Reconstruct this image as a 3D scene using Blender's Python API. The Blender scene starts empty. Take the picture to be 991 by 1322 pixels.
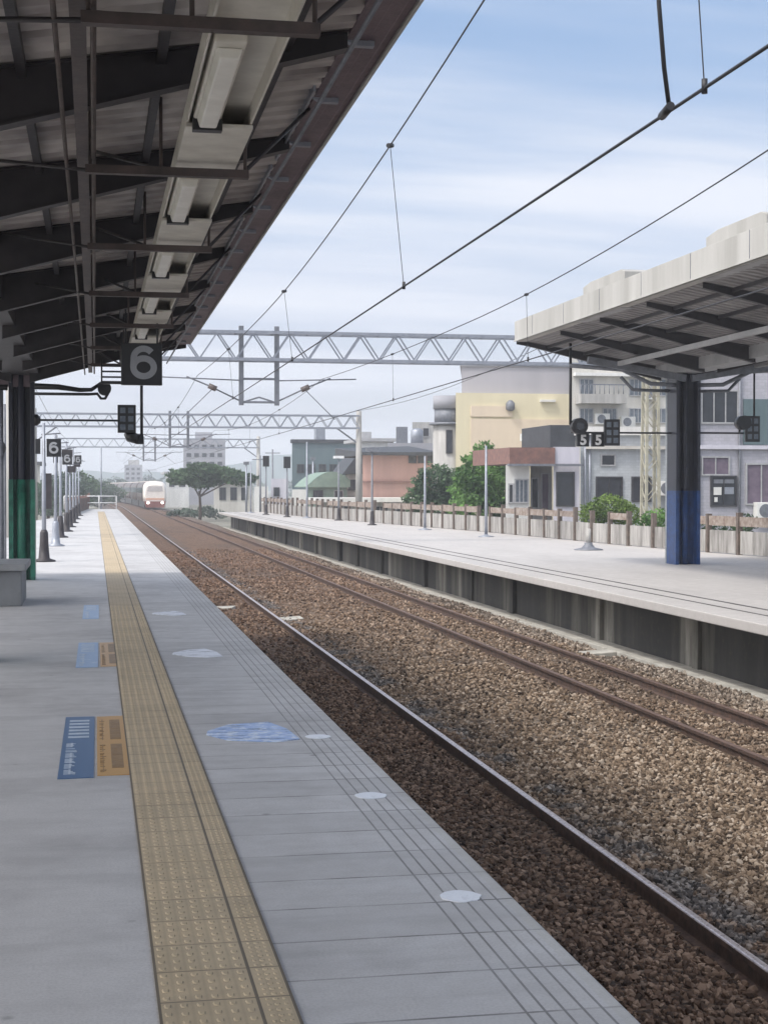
import bpy, bmesh, math, random
import numpy as np
from mathutils import Vector, Matrix
random.seed(7); RNG = np.random.default_rng(7)
R = math.radians
SC = bpy.context.scene; COL = SC.collection

# ------------------------------------------------------------------ camera maths (survey helper: photo point + distance -> place)
F, TY, H = 2000.0, 373/2000.0, 1.6
TH, PH = math.atan(TY), math.atan(33/2000.0)
def at(px, py, Y):
    cx, cy = (px-495.5)/F, (661-py)/F
    fy = math.cos(PH)+cy*math.sin(PH); fz = -math.sin(PH)+cy*math.cos(PH)
    x = cx*math.cos(TH)+fy*math.sin(TH); y = -cx*math.sin(TH)+fy*math.cos(TH)
    return x*Y/y, H+fz*Y/y
def X(px, Y): return at(px, 628, Y)[0]
def Z(px, py, Y): return at(px, py, Y)[1]

# ------------------------------------------------------------------ materials
MATS = {}
def nodes(m): return m.node_tree.nodes, m.node_tree.links
def mat(name, c, c2=None, rough=.7, scale=4., bump=.15, metal=0., streak=False, fine=40., spec=.5, detail=6):
    if name in MATS: return MATS[name]
    m = bpy.data.materials.new(name); m.use_nodes = True; N, L = nodes(m)
    b = N['Principled BSDF']; b.inputs['Roughness'].default_value = rough; b.inputs['Metallic'].default_value = metal
    b.inputs['Specular IOR Level'].default_value = spec
    c2 = c2 or tuple(v*.72 for v in c)
    tc = N.new('ShaderNodeTexCoord'); mp = N.new('ShaderNodeMapping'); L.new(tc.outputs['Object'], mp.inputs['Vector'])
    if streak: mp.inputs['Scale'].default_value = (1, 1, .12)
    n1 = N.new('ShaderNodeTexNoise'); n1.inputs['Scale'].default_value = scale; n1.inputs['Detail'].default_value = detail; n1.inputs['Roughness'].default_value = .65
    L.new(mp.outputs[0], n1.inputs['Vector'])
    rp = N.new('ShaderNodeValToRGB'); rp.color_ramp.elements[0].position = .36; rp.color_ramp.elements[1].position = .66
    rp.color_ramp.elements[0].color = (*c2, 1); rp.color_ramp.elements[1].color = (*c, 1)
    L.new(n1.outputs['Fac'], rp.inputs['Fac']); L.new(rp.outputs['Color'], b.inputs['Base Color'])
    n2 = N.new('ShaderNodeTexNoise'); n2.inputs['Scale'].default_value = fine; n2.inputs['Detail'].default_value = 4
    L.new(tc.outputs['Object'], n2.inputs['Vector'])
    if bump:
        bp = N.new('ShaderNodeBump'); bp.inputs['Strength'].default_value = bump; bp.inputs['Distance'].default_value = .01
        L.new(n2.outputs['Fac'], bp.inputs['Height']); L.new(bp.outputs['Normal'], b.inputs['Normal'])
    mr = N.new('ShaderNodeMapRange'); mr.inputs['To Min'].default_value = max(.05, rough-.12); mr.inputs['To Max'].default_value = min(1, rough+.12)
    L.new(n2.outputs['Fac'], mr.inputs['Value']); L.new(mr.outputs[0], b.inputs['Roughness'])
    MATS[name] = m; return m
def mth(N, L, op, a, b=None, c=None):
    n = N.new('ShaderNodeMath'); n.operation = op
    for i, v in enumerate((a, b, c)):
        if v is None: continue
        if isinstance(v, (int, float)): n.inputs[i].default_value = v
        else: L.new(v, n.inputs[i])
    return n.outputs[0]
def mixc(N, L, f, a, b, mode='MIX'):
    n = N.new('ShaderNodeMix'); n.data_type = 'RGBA'; n.blend_type = mode
    for s, v in ((n.inputs[0], f), (n.inputs[6], a), (n.inputs[7], b)):
        if isinstance(v, (int, float)): s.default_value = v
        elif isinstance(v, tuple): s.default_value = (*v, 1)
        else: L.new(v, s)
    return n.outputs[2]
def noise(N, L, vec, scale, detail=5, rough=.6, sc=None):
    n = N.new('ShaderNodeTexNoise'); n.inputs['Scale'].default_value = scale; n.inputs['Detail'].default_value = detail; n.inputs['Roughness'].default_value = rough
    if sc:
        mp = N.new('ShaderNodeMapping'); mp.inputs['Scale'].default_value = sc; L.new(vec, mp.inputs['Vector']); vec = mp.outputs[0]
    L.new(vec, n.inputs['Vector']); return n.outputs['Fac']
def ramp(N, L, f, *els):
    n = N.new('ShaderNodeValToRGB'); cr = n.color_ramp
    while len(cr.elements) < len(els): cr.elements.new(.5)
    for e, (p, c) in zip(cr.elements, els): e.position = p; e.color = (*c, 1) if len(c) == 3 else c
    L.new(f, n.inputs['Fac']); return n.outputs['Color']
def smooth(N, L, v, a, b, lo=0., hi=1.):
    n = N.new('ShaderNodeMapRange'); n.interpolation_type = 'SMOOTHSTEP'
    for k, q in (('From Min', a), ('From Max', b), ('To Min', lo), ('To Max', hi)): n.inputs[k].default_value = q
    L.new(v, n.inputs['Value']); return n.outputs[0]
def newmat(name, rough=.8):
    m = bpy.data.materials.new(name); m.use_nodes = True; N, L = nodes(m); b = N['Principled BSDF']; b.inputs['Roughness'].default_value = rough
    tc = N.new('ShaderNodeTexCoord'); MATS[name] = m
    return m, N, L, b, tc.outputs['Object']
def bump(N, L, b, h, s=.3, d=.01):
    bp = N.new('ShaderNodeBump'); bp.inputs['Strength'].default_value = s; bp.inputs['Distance'].default_value = d
    L.new(h, bp.inputs['Height']); L.new(bp.outputs['Normal'], b.inputs['Normal'])

def platform_mat(name, base, joints):
    m, N, L, b, P = newmat(name, .62)
    sp = N.new('ShaderNodeSeparateXYZ'); L.new(P, sp.inputs[0]); x, y = sp.outputs['X'], sp.outputs['Y']
    big = noise(N, L, P, .9, 6, .6, (1, .35, 1)); mid = noise(N, L, P, 5, 6, .7); fine = noise(N, L, P, 90, 3)
    col = ramp(N, L, big, (.3, tuple(v*.84 for v in base)), (.7, base))
    col = mixc(N, L, smooth(N, L, mid, .35, .75, .0, .30), col, tuple(v*.70 for v in base))
    col = mixc(N, L, smooth(N, L, fine, .35, .7, .0, .26), col, (.2, .2, .2))
    h = fine
    if joints:
        jitter = noise(N, L, P, 1.5, 2)
        yy = mth(N, L, 'DIVIDE', mth(N, L, 'ADD', mth(N, L, 'ADD', y, .13), mth(N, L, 'MULTIPLY', jitter, .012)), .424)
        fl = mth(N, L, 'FLOOR', yy); fr = mth(N, L, 'FRACT', yy)
        wn = N.new('ShaderNodeTexWhiteNoise'); wn.noise_dimensions = '1D'; L.new(fl, wn.inputs['W'])
        right = mth(N, L, 'GREATER_THAN', x, .60)
        # slab to slab tint, right of the tactile strip
        col = mixc(N, L, mth(N, L, 'MULTIPLY', mth(N, L, 'MULTIPLY', wn.outputs['Value'], right), .55), col, tuple(v*.66 for v in base))
        dj = mth(N, L, 'MINIMUM', fr, mth(N, L, 'SUBTRACT', 1., fr))
        wv = mth(N, L, 'MULTIPLY', smooth(N, L, noise(N, L, P, 2.2, 4), .3, .62), .8)
        line = mth(N, L, 'MULTIPLY', mth(N, L, 'MULTIPLY', mth(N, L, 'LESS_THAN', dj, .016), right), mth(N, L, 'ADD', wv, .2))
        gr = None
        for gx in (1.285, 1.345, 1.405, 1.465, 1.525):
            g = mth(N, L, 'LESS_THAN', mth(N, L, 'ABSOLUTE', mth(N, L, 'SUBTRACT', x, gx)), .0045)
            gr = g if gr is None else mth(N, L, 'MAXIMUM', gr, g)
        line = mth(N, L, 'MAXIMUM', line, mth(N, L, 'MULTIPLY', gr, .85))
        edge = mth(N, L, 'GREATER_THAN', x, 1.55)
        col = mixc(N, L, mth(N, L, 'MULTIPLY', edge, .25), col, (.42, .40, .33))
        col = mixc(N, L, mth(N, L, 'MULTIPLY', line, .8), col, (.07, .065, .06))
        # scuffed bands across the walkway and darker worn patches
        sc = noise(N, L, P, 2.4, 5, .6, (.35, 1.6, 1)); col = mixc(N, L, smooth(N, L, sc, .46, .70, 0, .42), col, tuple(v*.55 for v in base))
        st = noise(N, L, P, .55, 5, .65); col = mixc(N, L, smooth(N, L, st, .48, .64, 0, .36), col, (.26, .25, .25))
        # old drip marks and chewing gum
        v = N.new('ShaderNodeTexVoronoi'); v.inputs['Scale'].default_value = 2.6; L.new(P, v.inputs['Vector'])
        spots = mth(N, L, 'MULTIPLY', smooth(N, L, v.outputs['Distance'], .085, .03), smooth(N, L, noise(N, L, P, .8, 2), .42, .52))
        col = mixc(N, L, mth(N, L, 'MULTIPLY', spots, .55), col, (.12, .11, .11))
        h = mth(N, L, 'SUBTRACT', fine, mth(N, L, 'MULTIPLY', line, 3.))
    L.new(col, b.inputs['Base Color']); bump(N, L, b, h, .25, .004)
    L.new(smooth(N, L, mid, .3, .7, .5, .75), b.inputs['Roughness'])
    return m
M_plat = platform_mat('platform_concrete', (.60, .59, .585), True)
M_plat2 = platform_mat('far_platform_concrete', (.535, .505, .48), False)

def tactile_mat():
    m, N, L, b, P = newmat('tactile_tiles', .7)
    sp = N.new('ShaderNodeSeparateXYZ'); L.new(P, sp.inputs[0]); x, y = sp.outputs['X'], sp.outputs['Y']
    yy = mth(N, L, 'DIVIDE', y, .3); fr = mth(N, L, 'FRACT', yy)
    wn = N.new('ShaderNodeTexWhiteNoise'); wn.noise_dimensions = '1D'; L.new(mth(N, L, 'FLOOR', yy), wn.inputs['W'])
    base = mixc(N, L, wn.outputs['Value'], (.50, .395, .255), (.43, .345, .225))
    base = mixc(N, L, smooth(N, L, noise(N, L, P, 7, 6), .35, .7, 0, .55), base, (.34, .275, .19))
    base = mixc(N, L, smooth(N, L, noise(N, L, P, 1.1, 3), .4, .65, 0, .35), base, (.53, .43, .29))
    dj = mth(N, L, 'MINIMUM', fr, mth(N, L, 'SUBTRACT', 1., fr))
    j = mth(N, L, 'MULTIPLY', mth(N, L, 'LESS_THAN', dj, .017), mth(N, L, 'ADD', mth(N, L, 'MULTIPLY', wn.outputs['Value'], .7), .3))
    sm = None
    for sx in (.4935, .6005, .1895):
        g = mth(N, L, 'LESS_THAN', mth(N, L, 'ABSOLUTE', mth(N, L, 'SUBTRACT', x, sx)), .0055); sm = g if sm is None else mth(N, L, 'MAXIMUM', sm, g)
    base = mixc(N, L, mth(N, L, 'MULTIPLY', mth(N, L, 'MAXIMUM', j, sm), .85), base, (.06, .05, .04))
    # grime around the raised studs: the lanes between the bars stay darker
    lane = mth(N, L, 'ABSOLUTE', mth(N, L, 'SUBTRACT', mth(N, L, 'FRACT', mth(N, L, 'DIVIDE', mth(N, L, 'SUBTRACT', x, .19), .05)), .5))
    base = mixc(N, L, mth(N, L, 'MULTIPLY', smooth(N, L, lane, .33, .48), .22), base, (.20, .17, .12))
    L.new(base, b.inputs['Base Color']); bump(N, L, b, noise(N, L, P, 120, 3), .2, .004)
    return m
M_tact = tactile_mat()

def ballast_mat(name, stones):
    m, N, L, b, P = newmat(name, .95)
    geo = N.new('ShaderNodeNewGeometry'); W = geo.outputs['Position']
    sp = N.new('ShaderNodeSeparateXYZ'); L.new(W, sp.inputs[0]); x, y = sp.outputs['X'], sp.outputs['Y']
    if stones:
        a = N.new('ShaderNodeAttribute'); a.attribute_name = 'rnd'; rnd = a.outputs['Fac']
    else:
        v = N.new('ShaderNodeTexVoronoi'); v.inputs['Scale'].default_value = 19; L.new(W, v.inputs['Vector'])
        rnd = N.new('ShaderNodeSeparateColor'); L.new(v.outputs['Color'], rnd.inputs[0]); rnd = rnd.outputs[0]
        bump(N, L, b, mth(N, L, 'MULTIPLY', v.outputs['Distance'], -1.), 1., .05)
    tan = ramp(N, L, rnd, (0, (.045, .032, .023)), (.35, (.165, .118, .082)), (.72, (.29, .215, .15)), (1, (.46, .38, .30)))
    rust = ramp(N, L, rnd, (0, (.045, .030, .022)), (.5, (.15, .095, .066)), (1, (.31, .22, .16)))
    grey = ramp(N, L, rnd, (0, (.03, .035, .04)), (.6, (.10, .115, .125)), (1, (.26, .27, .28)))
    n1 = noise(N, L, W, .55, 4, .6, (1, .35, 1)); n2 = noise(N, L, W, 1.6, 4)
    xw = mth(N, L, 'ADD', x, mth(N, L, 'MULTIPLY', mth(N, L, 'SUBTRACT', n1, .5), 1.6))
    # iron dust from the wheels lies along the near rail and in the gauge of both tracks
    near = smooth(N, L, xw, 4.3, 3.7)
    farg = mth(N, L, 'MULTIPLY', smooth(N, L, mth(N, L, 'ABSOLUTE', mth(N, L, 'SUBTRACT', xw, 7.1)), 1.0, .4), .35)
    dust = mth(N, L, 'MULTIPLY', smooth(N, L, y, 12, 50), smooth(N, L, n2, .25, .55, .4, .85))
    col = mixc(N, L, mth(N, L, 'MAXIMUM', mth(N, L, 'MAXIMUM', near, farg), dust), tan, rust)
    col = mixc(N, L, smooth(N, L, y, 20, 75, 0, .6), col, ramp(N, L, rnd, (0, (.09, .045, .028)), (.5, (.22, .125, .08)), (1, (.36, .23, .16))))
    # older bluish stone at the platform foot and in patches next to the rail
    pf = mth(N, L, 'MAXIMUM', smooth(N, L, xw, 2.35, 1.9), mth(N, L, 'MULTIPLY', smooth(N, L, mth(N, L, 'ABSOLUTE', mth(N, L, 'SUBTRACT', x, 4.12)), .28, .1), smooth(N, L, n2, .45, .55)))
    col = mixc(N, L, mth(N, L, 'MULTIPLY', pf, .6), col, grey)
    col = mixc(N, L, mth(N, L, 'MULTIPLY', smooth(N, L, xw, 8.0, 8.5), .6), col, ramp(N, L, rnd, (0, (.08, .065, .052)), (.6, (.27, .225, .185)), (1, (.48, .43, .37))))
    col = mixc(N, L, smooth(N, L, noise(N, L, W, .42, 5, .6, (1, .5, 1)), .50, .68, 0, .38), col, ramp(N, L, rnd, (0, (.025, .02, .017)), (1, (.15, .12, .10))))
    if not stones: col = mixc(N, L, .28, col, (.03, .025, .02))  # shade between the loose stones painted into the bed colour
    L.new(col, b.inputs['Base Color']); b.inputs['Specular IOR Level'].default_value = .25
    return m
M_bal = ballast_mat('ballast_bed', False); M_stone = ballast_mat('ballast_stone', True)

def foliage_mat(name, dark, light):
    m, N, L, b, P = newmat(name, .6)
    a = N.new('ShaderNodeAttribute'); a.attribute_name = 'rnd'
    L.new(ramp(N, L, a.outputs['Fac'], (0, dark), (.7, light), (1, tuple(min(1, v*1.5) for v in light))), b.inputs['Base Color'])
    b.inputs['Specular IOR Level'].default_value = .3
    t = N.new('ShaderNodeBsdfTranslucent'); L.new(b.inputs['Base Color'].links[0].from_socket, t.inputs['Color'])
    mx = N.new('ShaderNodeMixShader'); mx.inputs[0].default_value = .25
    L.new(b.outputs[0], mx.inputs[1]); L.new(t.outputs[0], mx.inputs[2]); L.new(mx.outputs[0], N['Material Output'].inputs['Surface'])
    return m

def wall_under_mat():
    m, N, L, b, P = newmat('stained_shaded_concrete', .9)
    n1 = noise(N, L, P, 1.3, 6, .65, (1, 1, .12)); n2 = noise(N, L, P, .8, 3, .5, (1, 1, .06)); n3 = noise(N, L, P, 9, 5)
    c = ramp(N, L, n1, (.36, (.028, .026, .024)), (.54, (.10, .095, .082)), (.70, (.33, .315, .28)))  # stains, with shade under the lip also painted into the tones
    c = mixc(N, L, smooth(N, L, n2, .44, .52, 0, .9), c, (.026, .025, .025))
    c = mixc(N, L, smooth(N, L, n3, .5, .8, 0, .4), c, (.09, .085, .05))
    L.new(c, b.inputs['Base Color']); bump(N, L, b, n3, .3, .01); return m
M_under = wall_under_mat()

def sticker_mat(name, base, pale, amount):
    m, N, L, b, P = newmat(name, .35)
    n = noise(N, L, P, 9, 5, .7); n2 = noise(N, L, P, 55, 3)
    c = mixc(N, L, smooth(N, L, n, .62-amount, .78-amount, 0, .9), base, pale)
    c = mixc(N, L, smooth(N, L, n2, .5, .8, 0, .35), c, tuple(v*.6 for v in base))
    L.new(c, b.inputs['Base Color'])
    if name.startswith('worn'):
        ho = smooth(N, L, noise(N, L, P, 6, 6, .75, (.6, 2.2, 1)),   .32, .50); t = N.new('ShaderNodeBsdfTransparent'); mx = N.new('ShaderNodeMixShader')
        L.new(mth(N, L, 'MULTIPLY', ho, .92), mx.inputs[0]); L.new(t.outputs[0], mx.inputs[1]); L.new(b.outputs[0], mx.inputs[2]); L.new(mx.outputs[0], N['Material Output'].inputs['Surface'])
    return m

def tile_mat(name, c, grout, sx=3.3, sz=7., dirt=.35):
    m, N, L, b, P = newmat(name, .55)
    mp = N.new('ShaderNodeMapping'); mp.inputs['Rotation'].default_value = (R(90), 0, 0); L.new(P, mp.inputs['Vector'])
    br = N.new('ShaderNodeTexBrick'); L.new(mp.outputs[0], br.inputs['Vector'])
    br.inputs['Scale'].default_value = sx; br.inputs['Mortar Size'].default_value = .012; br.inputs['Brick Width'].default_value = .5; br.inputs['Row Height'].default_value = .25
    br.inputs['Color1'].default_value = (*c, 1); br.inputs['Color2'].default_value = (*[v*.88 for v in c], 1); br.inputs['Mortar'].default_value = (*grout, 1)
    n = noise(N, L, P, 1.1, 6, .65, (1, 1, .15))
    c1 = mixc(N, L, smooth(N, L, n, .45, .75, 0, dirt), br.outputs['Color'], tuple(v*.5 for v in c))
    L.new(c1, b.inputs['Base Color']); return m

M = dict(
    rail_side=mat('rusty_rail', (.115, .068, .048), (.05, .032, .026), .85, 9, .5),
    rail_top=mat('polished_rail_head', (.66, .57, .54), (.44, .37, .35), .3, 14, .05, .75),
    rail_top_brown=mat('dull_rail_head', (.17, .105, .078), (.10, .065, .05), .6, 14, .05, .2),
    navy=mat('navy_paint', (.018, .020, .038), (.010, .011, .020), .38, 3, .05),
    green=mat('green_paint', (.030, .20, .130), (.014, .10, .070), .40, 7, .05),
    blue=mat('blue_paint', (.011, .058, .20), (.007, .030, .110), .42, 7, .05),
    sheet=mat('painted_roof_sheet', (.55, .51, .485), (.25, .22, .215), .6, 1.6, .05, detail=3),
    sheet_dark=mat('dull_roof_sheet', (.30, .285, .285), (.19, .18, .18), .6, 1.2, .05, detail=4),
    dark_steel=mat('dark_steel_paint', (.036, .030, .034), (.018, .015, .019), .55, 5, .1),
    brown_steel=mat('brown_steel_paint', (.085, .06, .055), (.045, .034, .032), .6, 6, .1),
    maroon=mat('maroon_fascia', (.17, .125, .14), (.09, .06, .075), .5, 2, .05),
    fascia=mat('pale_fascia_panel', (.46, .45, .425), (.34, .33, .305), .6, 1.4, .05, streak=True),
    tray=mat('pale_metal_tray', (.70, .67, .60), (.56, .53, .47), .5, 5, .03),
    lamp=mat('milky_lamp_cover', (.86, .84, .78), (.74, .72, .66), .35, 5, .02),
    black=mat('black_plastic', (.018, .018, .021), (.010, .010, .012), .4, 5, .05),
    sign_grey=mat('grey_numeral', (.33, .34, .36), (.27, .28, .30), .5, 5, .02),
    sign_white=mat('white_numeral', (.80, .80, .80), (.68, .68, .68), .5, 5, .02),
    display=mat('display_cell', (.16, .19, .22), (.10, .12, .15), .25, 8, .02),
    galv=mat('galvanised_steel', (.33, .35, .40), (.24, .26, .30), .45, 6, .06, .4),
    galv_dark=mat('weathered_steel', (.21, .22, .25), (.14, .15, .17), .55, 6, .06, .2),
    mast_yellow=mat('yellowed_mast_paint', (.42, .40, .31), (.30, .28, .22), .65, 5, .1),
    concrete=mat('pale_concrete', (.46, .45, .43), (.31, .30, .285), .85, 2.5, .3, streak=True),
    bench=mat('grey_bench_concrete', (.20, .21, .22), (.15, .155, .165), .6, 3, .1),
    bench_top=mat('bench_top_concrete', (.27, .28, .29), (.21, .215, .22), .55, 3, .1),
    drain=mat('drain_kerb', (.47, .45, .40), (.30, .285, .25), .9, 3, .4),
    fence_panel=mat('fence_panel_concrete', (.43, .415, .395), (.15, .14, .13), .9, 4.2, .3, streak=True),
    fence_post=mat('rusty_fence_post', (.155, .12, .10), (.08, .065, .055), .85, 6, .3),
    wire=mat('overhead_wire', (.035, .035, .04), (.02, .02, .024), .5, 10, 0),
    ceramic=mat('insulator', (.16, .13, .12), (.10, .08, .075), .3, 10, 0),
    white=mat('white_paint_wall', (.74, .735, .71), (.60, .595, .57), .7, 1.5, .1, streak=True),
    offwhite=mat('offwhite_wall', (.62, .60, .555), (.47, .45, .41), .75, 1.3, .1, streak=True),
    yellow_wall=mat('pale_yellow_render', (.68, .62, .44), (.60, .54, .38), .8, .7, .1, streak=True),
    apricot=mat('apricot_render', (.68, .575, .445), (.62, .52, .40), .8, .7, .1, streak=True),
    mauve=mat('mauve_grey_cladding', (.40, .385, .41), (.33, .32, .345), .6, .6, .05, streak=True),
    lilac=tile_mat('lilac_grey_tile', (.44, .43, .475), (.33, .33, .36), 2.2),
    bluegrey=tile_mat('blue_grey_tile', (.46, .49, .51), (.34, .37, .39), 2.2),
    bay=mat('lilac_white_wall', (.60, .585, .64), (.48, .47, .53), .7, 1.5, .1, streak=True),
    brick=mat('brown_red_band', (.235, .125, .10), (.15, .085, .075), .8, 4, .2),
    pink=mat('dusty_pink_wall', (.47, .29, .25), (.37, .235, .205), .8, 1., .1, streak=True),
    roof_dark=mat('dark_roof_sheet', (.045, .05, .058), (.028, .03, .036), .6, 3, .1),
    roof_grey=mat('grey_roof_sheet', (.42, .42, .43), (.31, .31, .32), .6, 2, .1),
    teal=mat('teal_grey_cladding', (.115, .165, .175), (.085, .125, .14), .6, .8, .1, streak=True),
    greenish=mat('weathered_green_sheet', (.24, .32, .26), (.15, .22, .18), .65, 1.2, .1),
    far_grey=mat('far_tower_wall', (.34, .34, .37), (.28, .28, .31), .8, .3, .05),
    glass=mat('dark_window_glass', (.035, .04, .05), (.02, .024, .03), .12, 3, 0),
    mauve_glass=mat('mauve_window_glass', (.17, .13, .17), (.11, .085, .12), .15, 3, 0),
    alu=mat('window_frame', (.42, .42, .43), (.32, .32, .33), .4, 6, .03),
    dark_frame=mat('dark_window_frame', (.05, .05, .055), (.03, .03, .035), .4, 6, .03),
    trunk=mat('bark', (.13, .10, .075), (.06, .045, .035), .95, 8, .6),
    train_white=mat('train_white', (.84, .79, .73), (.76, .70, .64), .3, 2, 0),
    train_body=mat('train_side_brown', (.105, .078, .066), (.07, .052, .045), .4, 1, 0),
    train_roof=mat('train_roof_grey', (.58, .51, .45), (.46, .40, .36), .6, 1, 0),
    train_red=mat('train_red', (.26, .085, .065), (.18, .06, .05), .35, 2, 0),
    train_orange=mat('train_orange', (.70, .42, .30), (.62, .36, .25), .35, 2, 0),
    sticker_blue=sticker_mat('blue_floor_sticker', (.045, .125, .27), (.16, .26, .40), .0),
    sticker_faded=sticker_mat('faded_blue_sticker', (.22, .36, .58), (.55, .63, .74), .10),
    sticker_orange=sticker_mat('orange_floor_sticker', (.50, .27, .06), (.46, .32, .17), .05),
    sticker_paleblue=sticker_mat('worn_blue_marking', (.27, .41, .72), (.70, .77, .88), .16),
    sticker_white=sticker_mat('worn_white_marking', (.74, .76, .82), (.55, .56, .60), .0),
    disc_white=sticker_mat('white_edge_disc', (.72, .74, .78), (.50, .51, .53), .06),
    ink_white=mat('sticker_white_ink', (.58, .64, .72), (.40, .48, .58), .4, 12, 0),
    ink_brown=mat('sticker_brown_ink', (.20, .11, .035), (.28, .16, .05), .4, 12, 0),
    dirt=mat('yard_ground', (.25, .235, .20), (.14, .14, .105), .95, .35, .4),
    hill=mat('hill_forest', (.075, .12, .105), (.045, .08, .075), .95, .02, 0),
)
e = bpy.data.materials.new('headlight_on'); e.use_nodes = True
e.node_tree.nodes['Principled BSDF'].inputs['Emission Color'].default_value = (1, .95, .85, 1)
e.node_tree.nodes['Principled BSDF'].inputs['Emission Strength'].default_value = 4; M['headlight'] = e
F_mid = foliage_mat('leaf_mid_green', (.040, .105, .028), (.13, .25, .065))
F_dark = foliage_mat('leaf_dark_green', (.028, .060, .032), (.085, .145, .07))
F_light = foliage_mat('leaf_light_green', (.06, .115, .022), (.17, .25, .060))
F_far = foliage_mat('leaf_far_green', (.035, .060, .045), (.08, .12, .085))

# ------------------------------------------------------------------ mesh builder
class MB:
    def __init__(s): s.v, s.f, s.sm = [], [], []
    def add(s, vs, fs, smooth=False):
        o = len(s.v); s.v += [tuple(p) for p in vs]; s.f += [tuple(i+o for i in f) for f in fs]; s.sm += [smooth]*len(fs); return s
    def box(s, x0, x1, y0, y1, z0, z1):
        vs = [(x, y, z) for z in (z0, z1) for y in (y0, y1) for x in (x0, x1)]
        return s.add(vs, [(0,2,3,1),(4,5,7,6),(0,1,5,4),(2,6,7,3),(0,4,6,2),(1,3,7,5)])
    def beam(s, p, q, w, h, up=(0,0,1)):
        p, q = Vector(p), Vector(q); d = (q-p).normalized(); u = Vector(up)
        if abs(d.dot(u)) > .98: u = Vector((0,1,0))
        a = d.cross(u).normalized()*w/2; b = a.cross(d).normalized()*h/2
        vs = [c+sa*a+sb*b for c in (p, q) for sb in (-1, 1) for sa in (-1, 1)]
        return s.add(vs, [(0,2,3,1),(4,5,7,6),(0,1,5,4),(2,6,7,3),(0,4,6,2),(1,3,7,5)])
    def path(s, pts, r, n=8, caps=True):
        pts = [Vector(p) for p in pts]; o = []; rr = r if isinstance(r, (list, tuple)) else [r]*len(pts)
        for i, p in enumerate(pts):
            d = (pts[min(i+1, len(pts)-1)]-pts[max(i-1, 0)]).normalized()
            u = Vector((0,0,1)) if abs(d.z) < .9 else Vector((0,1,0))
            a = d.cross(u).normalized(); b = a.cross(d)
            o += [p+rr[i]*(math.cos(t)*a+math.sin(t)*b) for t in [2*math.pi*k/n for k in range(n)]]
        fs = [(i*n+k, i*n+(k+1)%n, (i+1)*n+(k+1)%n, (i+1)*n+k) for i in range(len(pts)-1) for k in range(n)]
        s.add(o, fs, n > 5)
        if caps:
            L = (len(pts)-1)*n; s.add(o, [tuple(range(n))[::-1], tuple(range(L, L+n))])
        return s
    def lathe(s, prof, c=(0,0,0), n=16):
        o = [(c[0]+r*math.cos(2*math.pi*k/n), c[1]+r*math.sin(2*math.pi*k/n), c[2]+z) for r, z in prof for k in range(n)]
        fs = [(i*n+k, i*n+(k+1)%n, (i+1)*n+(k+1)%n, (i+1)*n+k) for i in range(len(prof)-1) for k in range(n)]
        s.add(o, fs, True); L = (len(prof)-1)*n
        return s.add(o, [tuple(range(n))[::-1], tuple(range(L, L+n))])
    def prism(s, poly, axis, a, b):
        def P(u, v, w): return {'x': (w, u, v), 'y': (u, w, v), 'z': (u, v, w)}[axis]
        n = len(poly); vs = [P(u, v, a) for u, v in poly]+[P(u, v, b) for u, v in poly]
        return s.add(vs, [tuple(range(n))[::-1], tuple(range(n, 2*n))]+[(i, (i+1)%n, n+(i+1)%n, n+i) for i in range(n)])
    def build(s, name, m, parent=None, bevel=0, loc=None, solid=0):
        me = bpy.data.meshes.new(name); off = Vector((0,0,0))
        if parent is not None: off = Vector(parent['_o'])
        elif loc is not None: off = Vector(loc)
        me.from_pydata([(x-off.x, y-off.y, z-off.z) for x, y, z in s.v], [], s.f)
        for p, q in zip(me.polygons, s.sm): p.use_smooth = q
        bm = bmesh.new(); bm.from_mesh(me); bmesh.ops.remove_doubles(bm, verts=bm.verts, dist=1e-5) if len(s.v) < 60000 else None
        bmesh.ops.recalc_face_normals(bm, faces=bm.faces); bm.to_mesh(me); bm.free()
        ms = m if isinstance(m, (list, tuple)) else [m]
        for q in ms: me.materials.append(q)
        o = bpy.data.objects.new(name, me); COL.objects.link(o)
        if parent is not None: o.parent = parent
        else: o.location = off
        o['_o'] = tuple(off)
        if bevel:
            md = o.modifiers.new('bevel', 'BEVEL'); md.width = bevel; md.segments = 2; md.limit_method = 'ANGLE'
        if solid:
            md = o.modifiers.new('solid', 'SOLIDIFY'); md.thickness = solid
        return o
def tag(o, label=None, cat=None, group=None, kind=None):
    for k, v in (('label', label), ('category', cat), ('group', group), ('kind', kind)):
        if v: o[k] = v
    return o
def thing(name, label, cat, loc, group=None):
    o = bpy.data.objects.new(name, None); COL.objects.link(o); o.location = loc; o['_o'] = tuple(loc); o.empty_display_size = .2
    return tag(o, label, cat, group)
def copy_tree(o, loc, parent=None):
    c = o.copy(); COL.objects.link(c)
    if parent is not None: c.parent = parent
    else: c.location = loc
    for ch in o.children: copy_tree(ch, None, c)
    return c
def text_mesh(txt, size, depth, bold):
    cu = bpy.data.curves.new('numeral', 'FONT'); cu.body = txt; cu.size = size; cu.extrude = depth; cu.offset = bold
    cu.align_x = 'CENTER'; cu.align_y = 'CENTER'
    o = bpy.data.objects.new('tmp', cu); COL.objects.link(o); dg = bpy.context.evaluated_depsgraph_get()
    me = bpy.data.meshes.new_from_object(o.evaluated_get(dg)); bpy.data.objects.remove(o)
    xs = [v.co.x for v in me.vertices]; ys = [v.co.y for v in me.vertices]
    cx, cy = (max(xs)+min(xs))/2, (max(ys)+min(ys))/2
    for v in me.vertices: v.co = Vector((v.co.x-cx, -v.co.z, v.co.y-cy))     # stand it up, facing -Y
    return me
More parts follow.
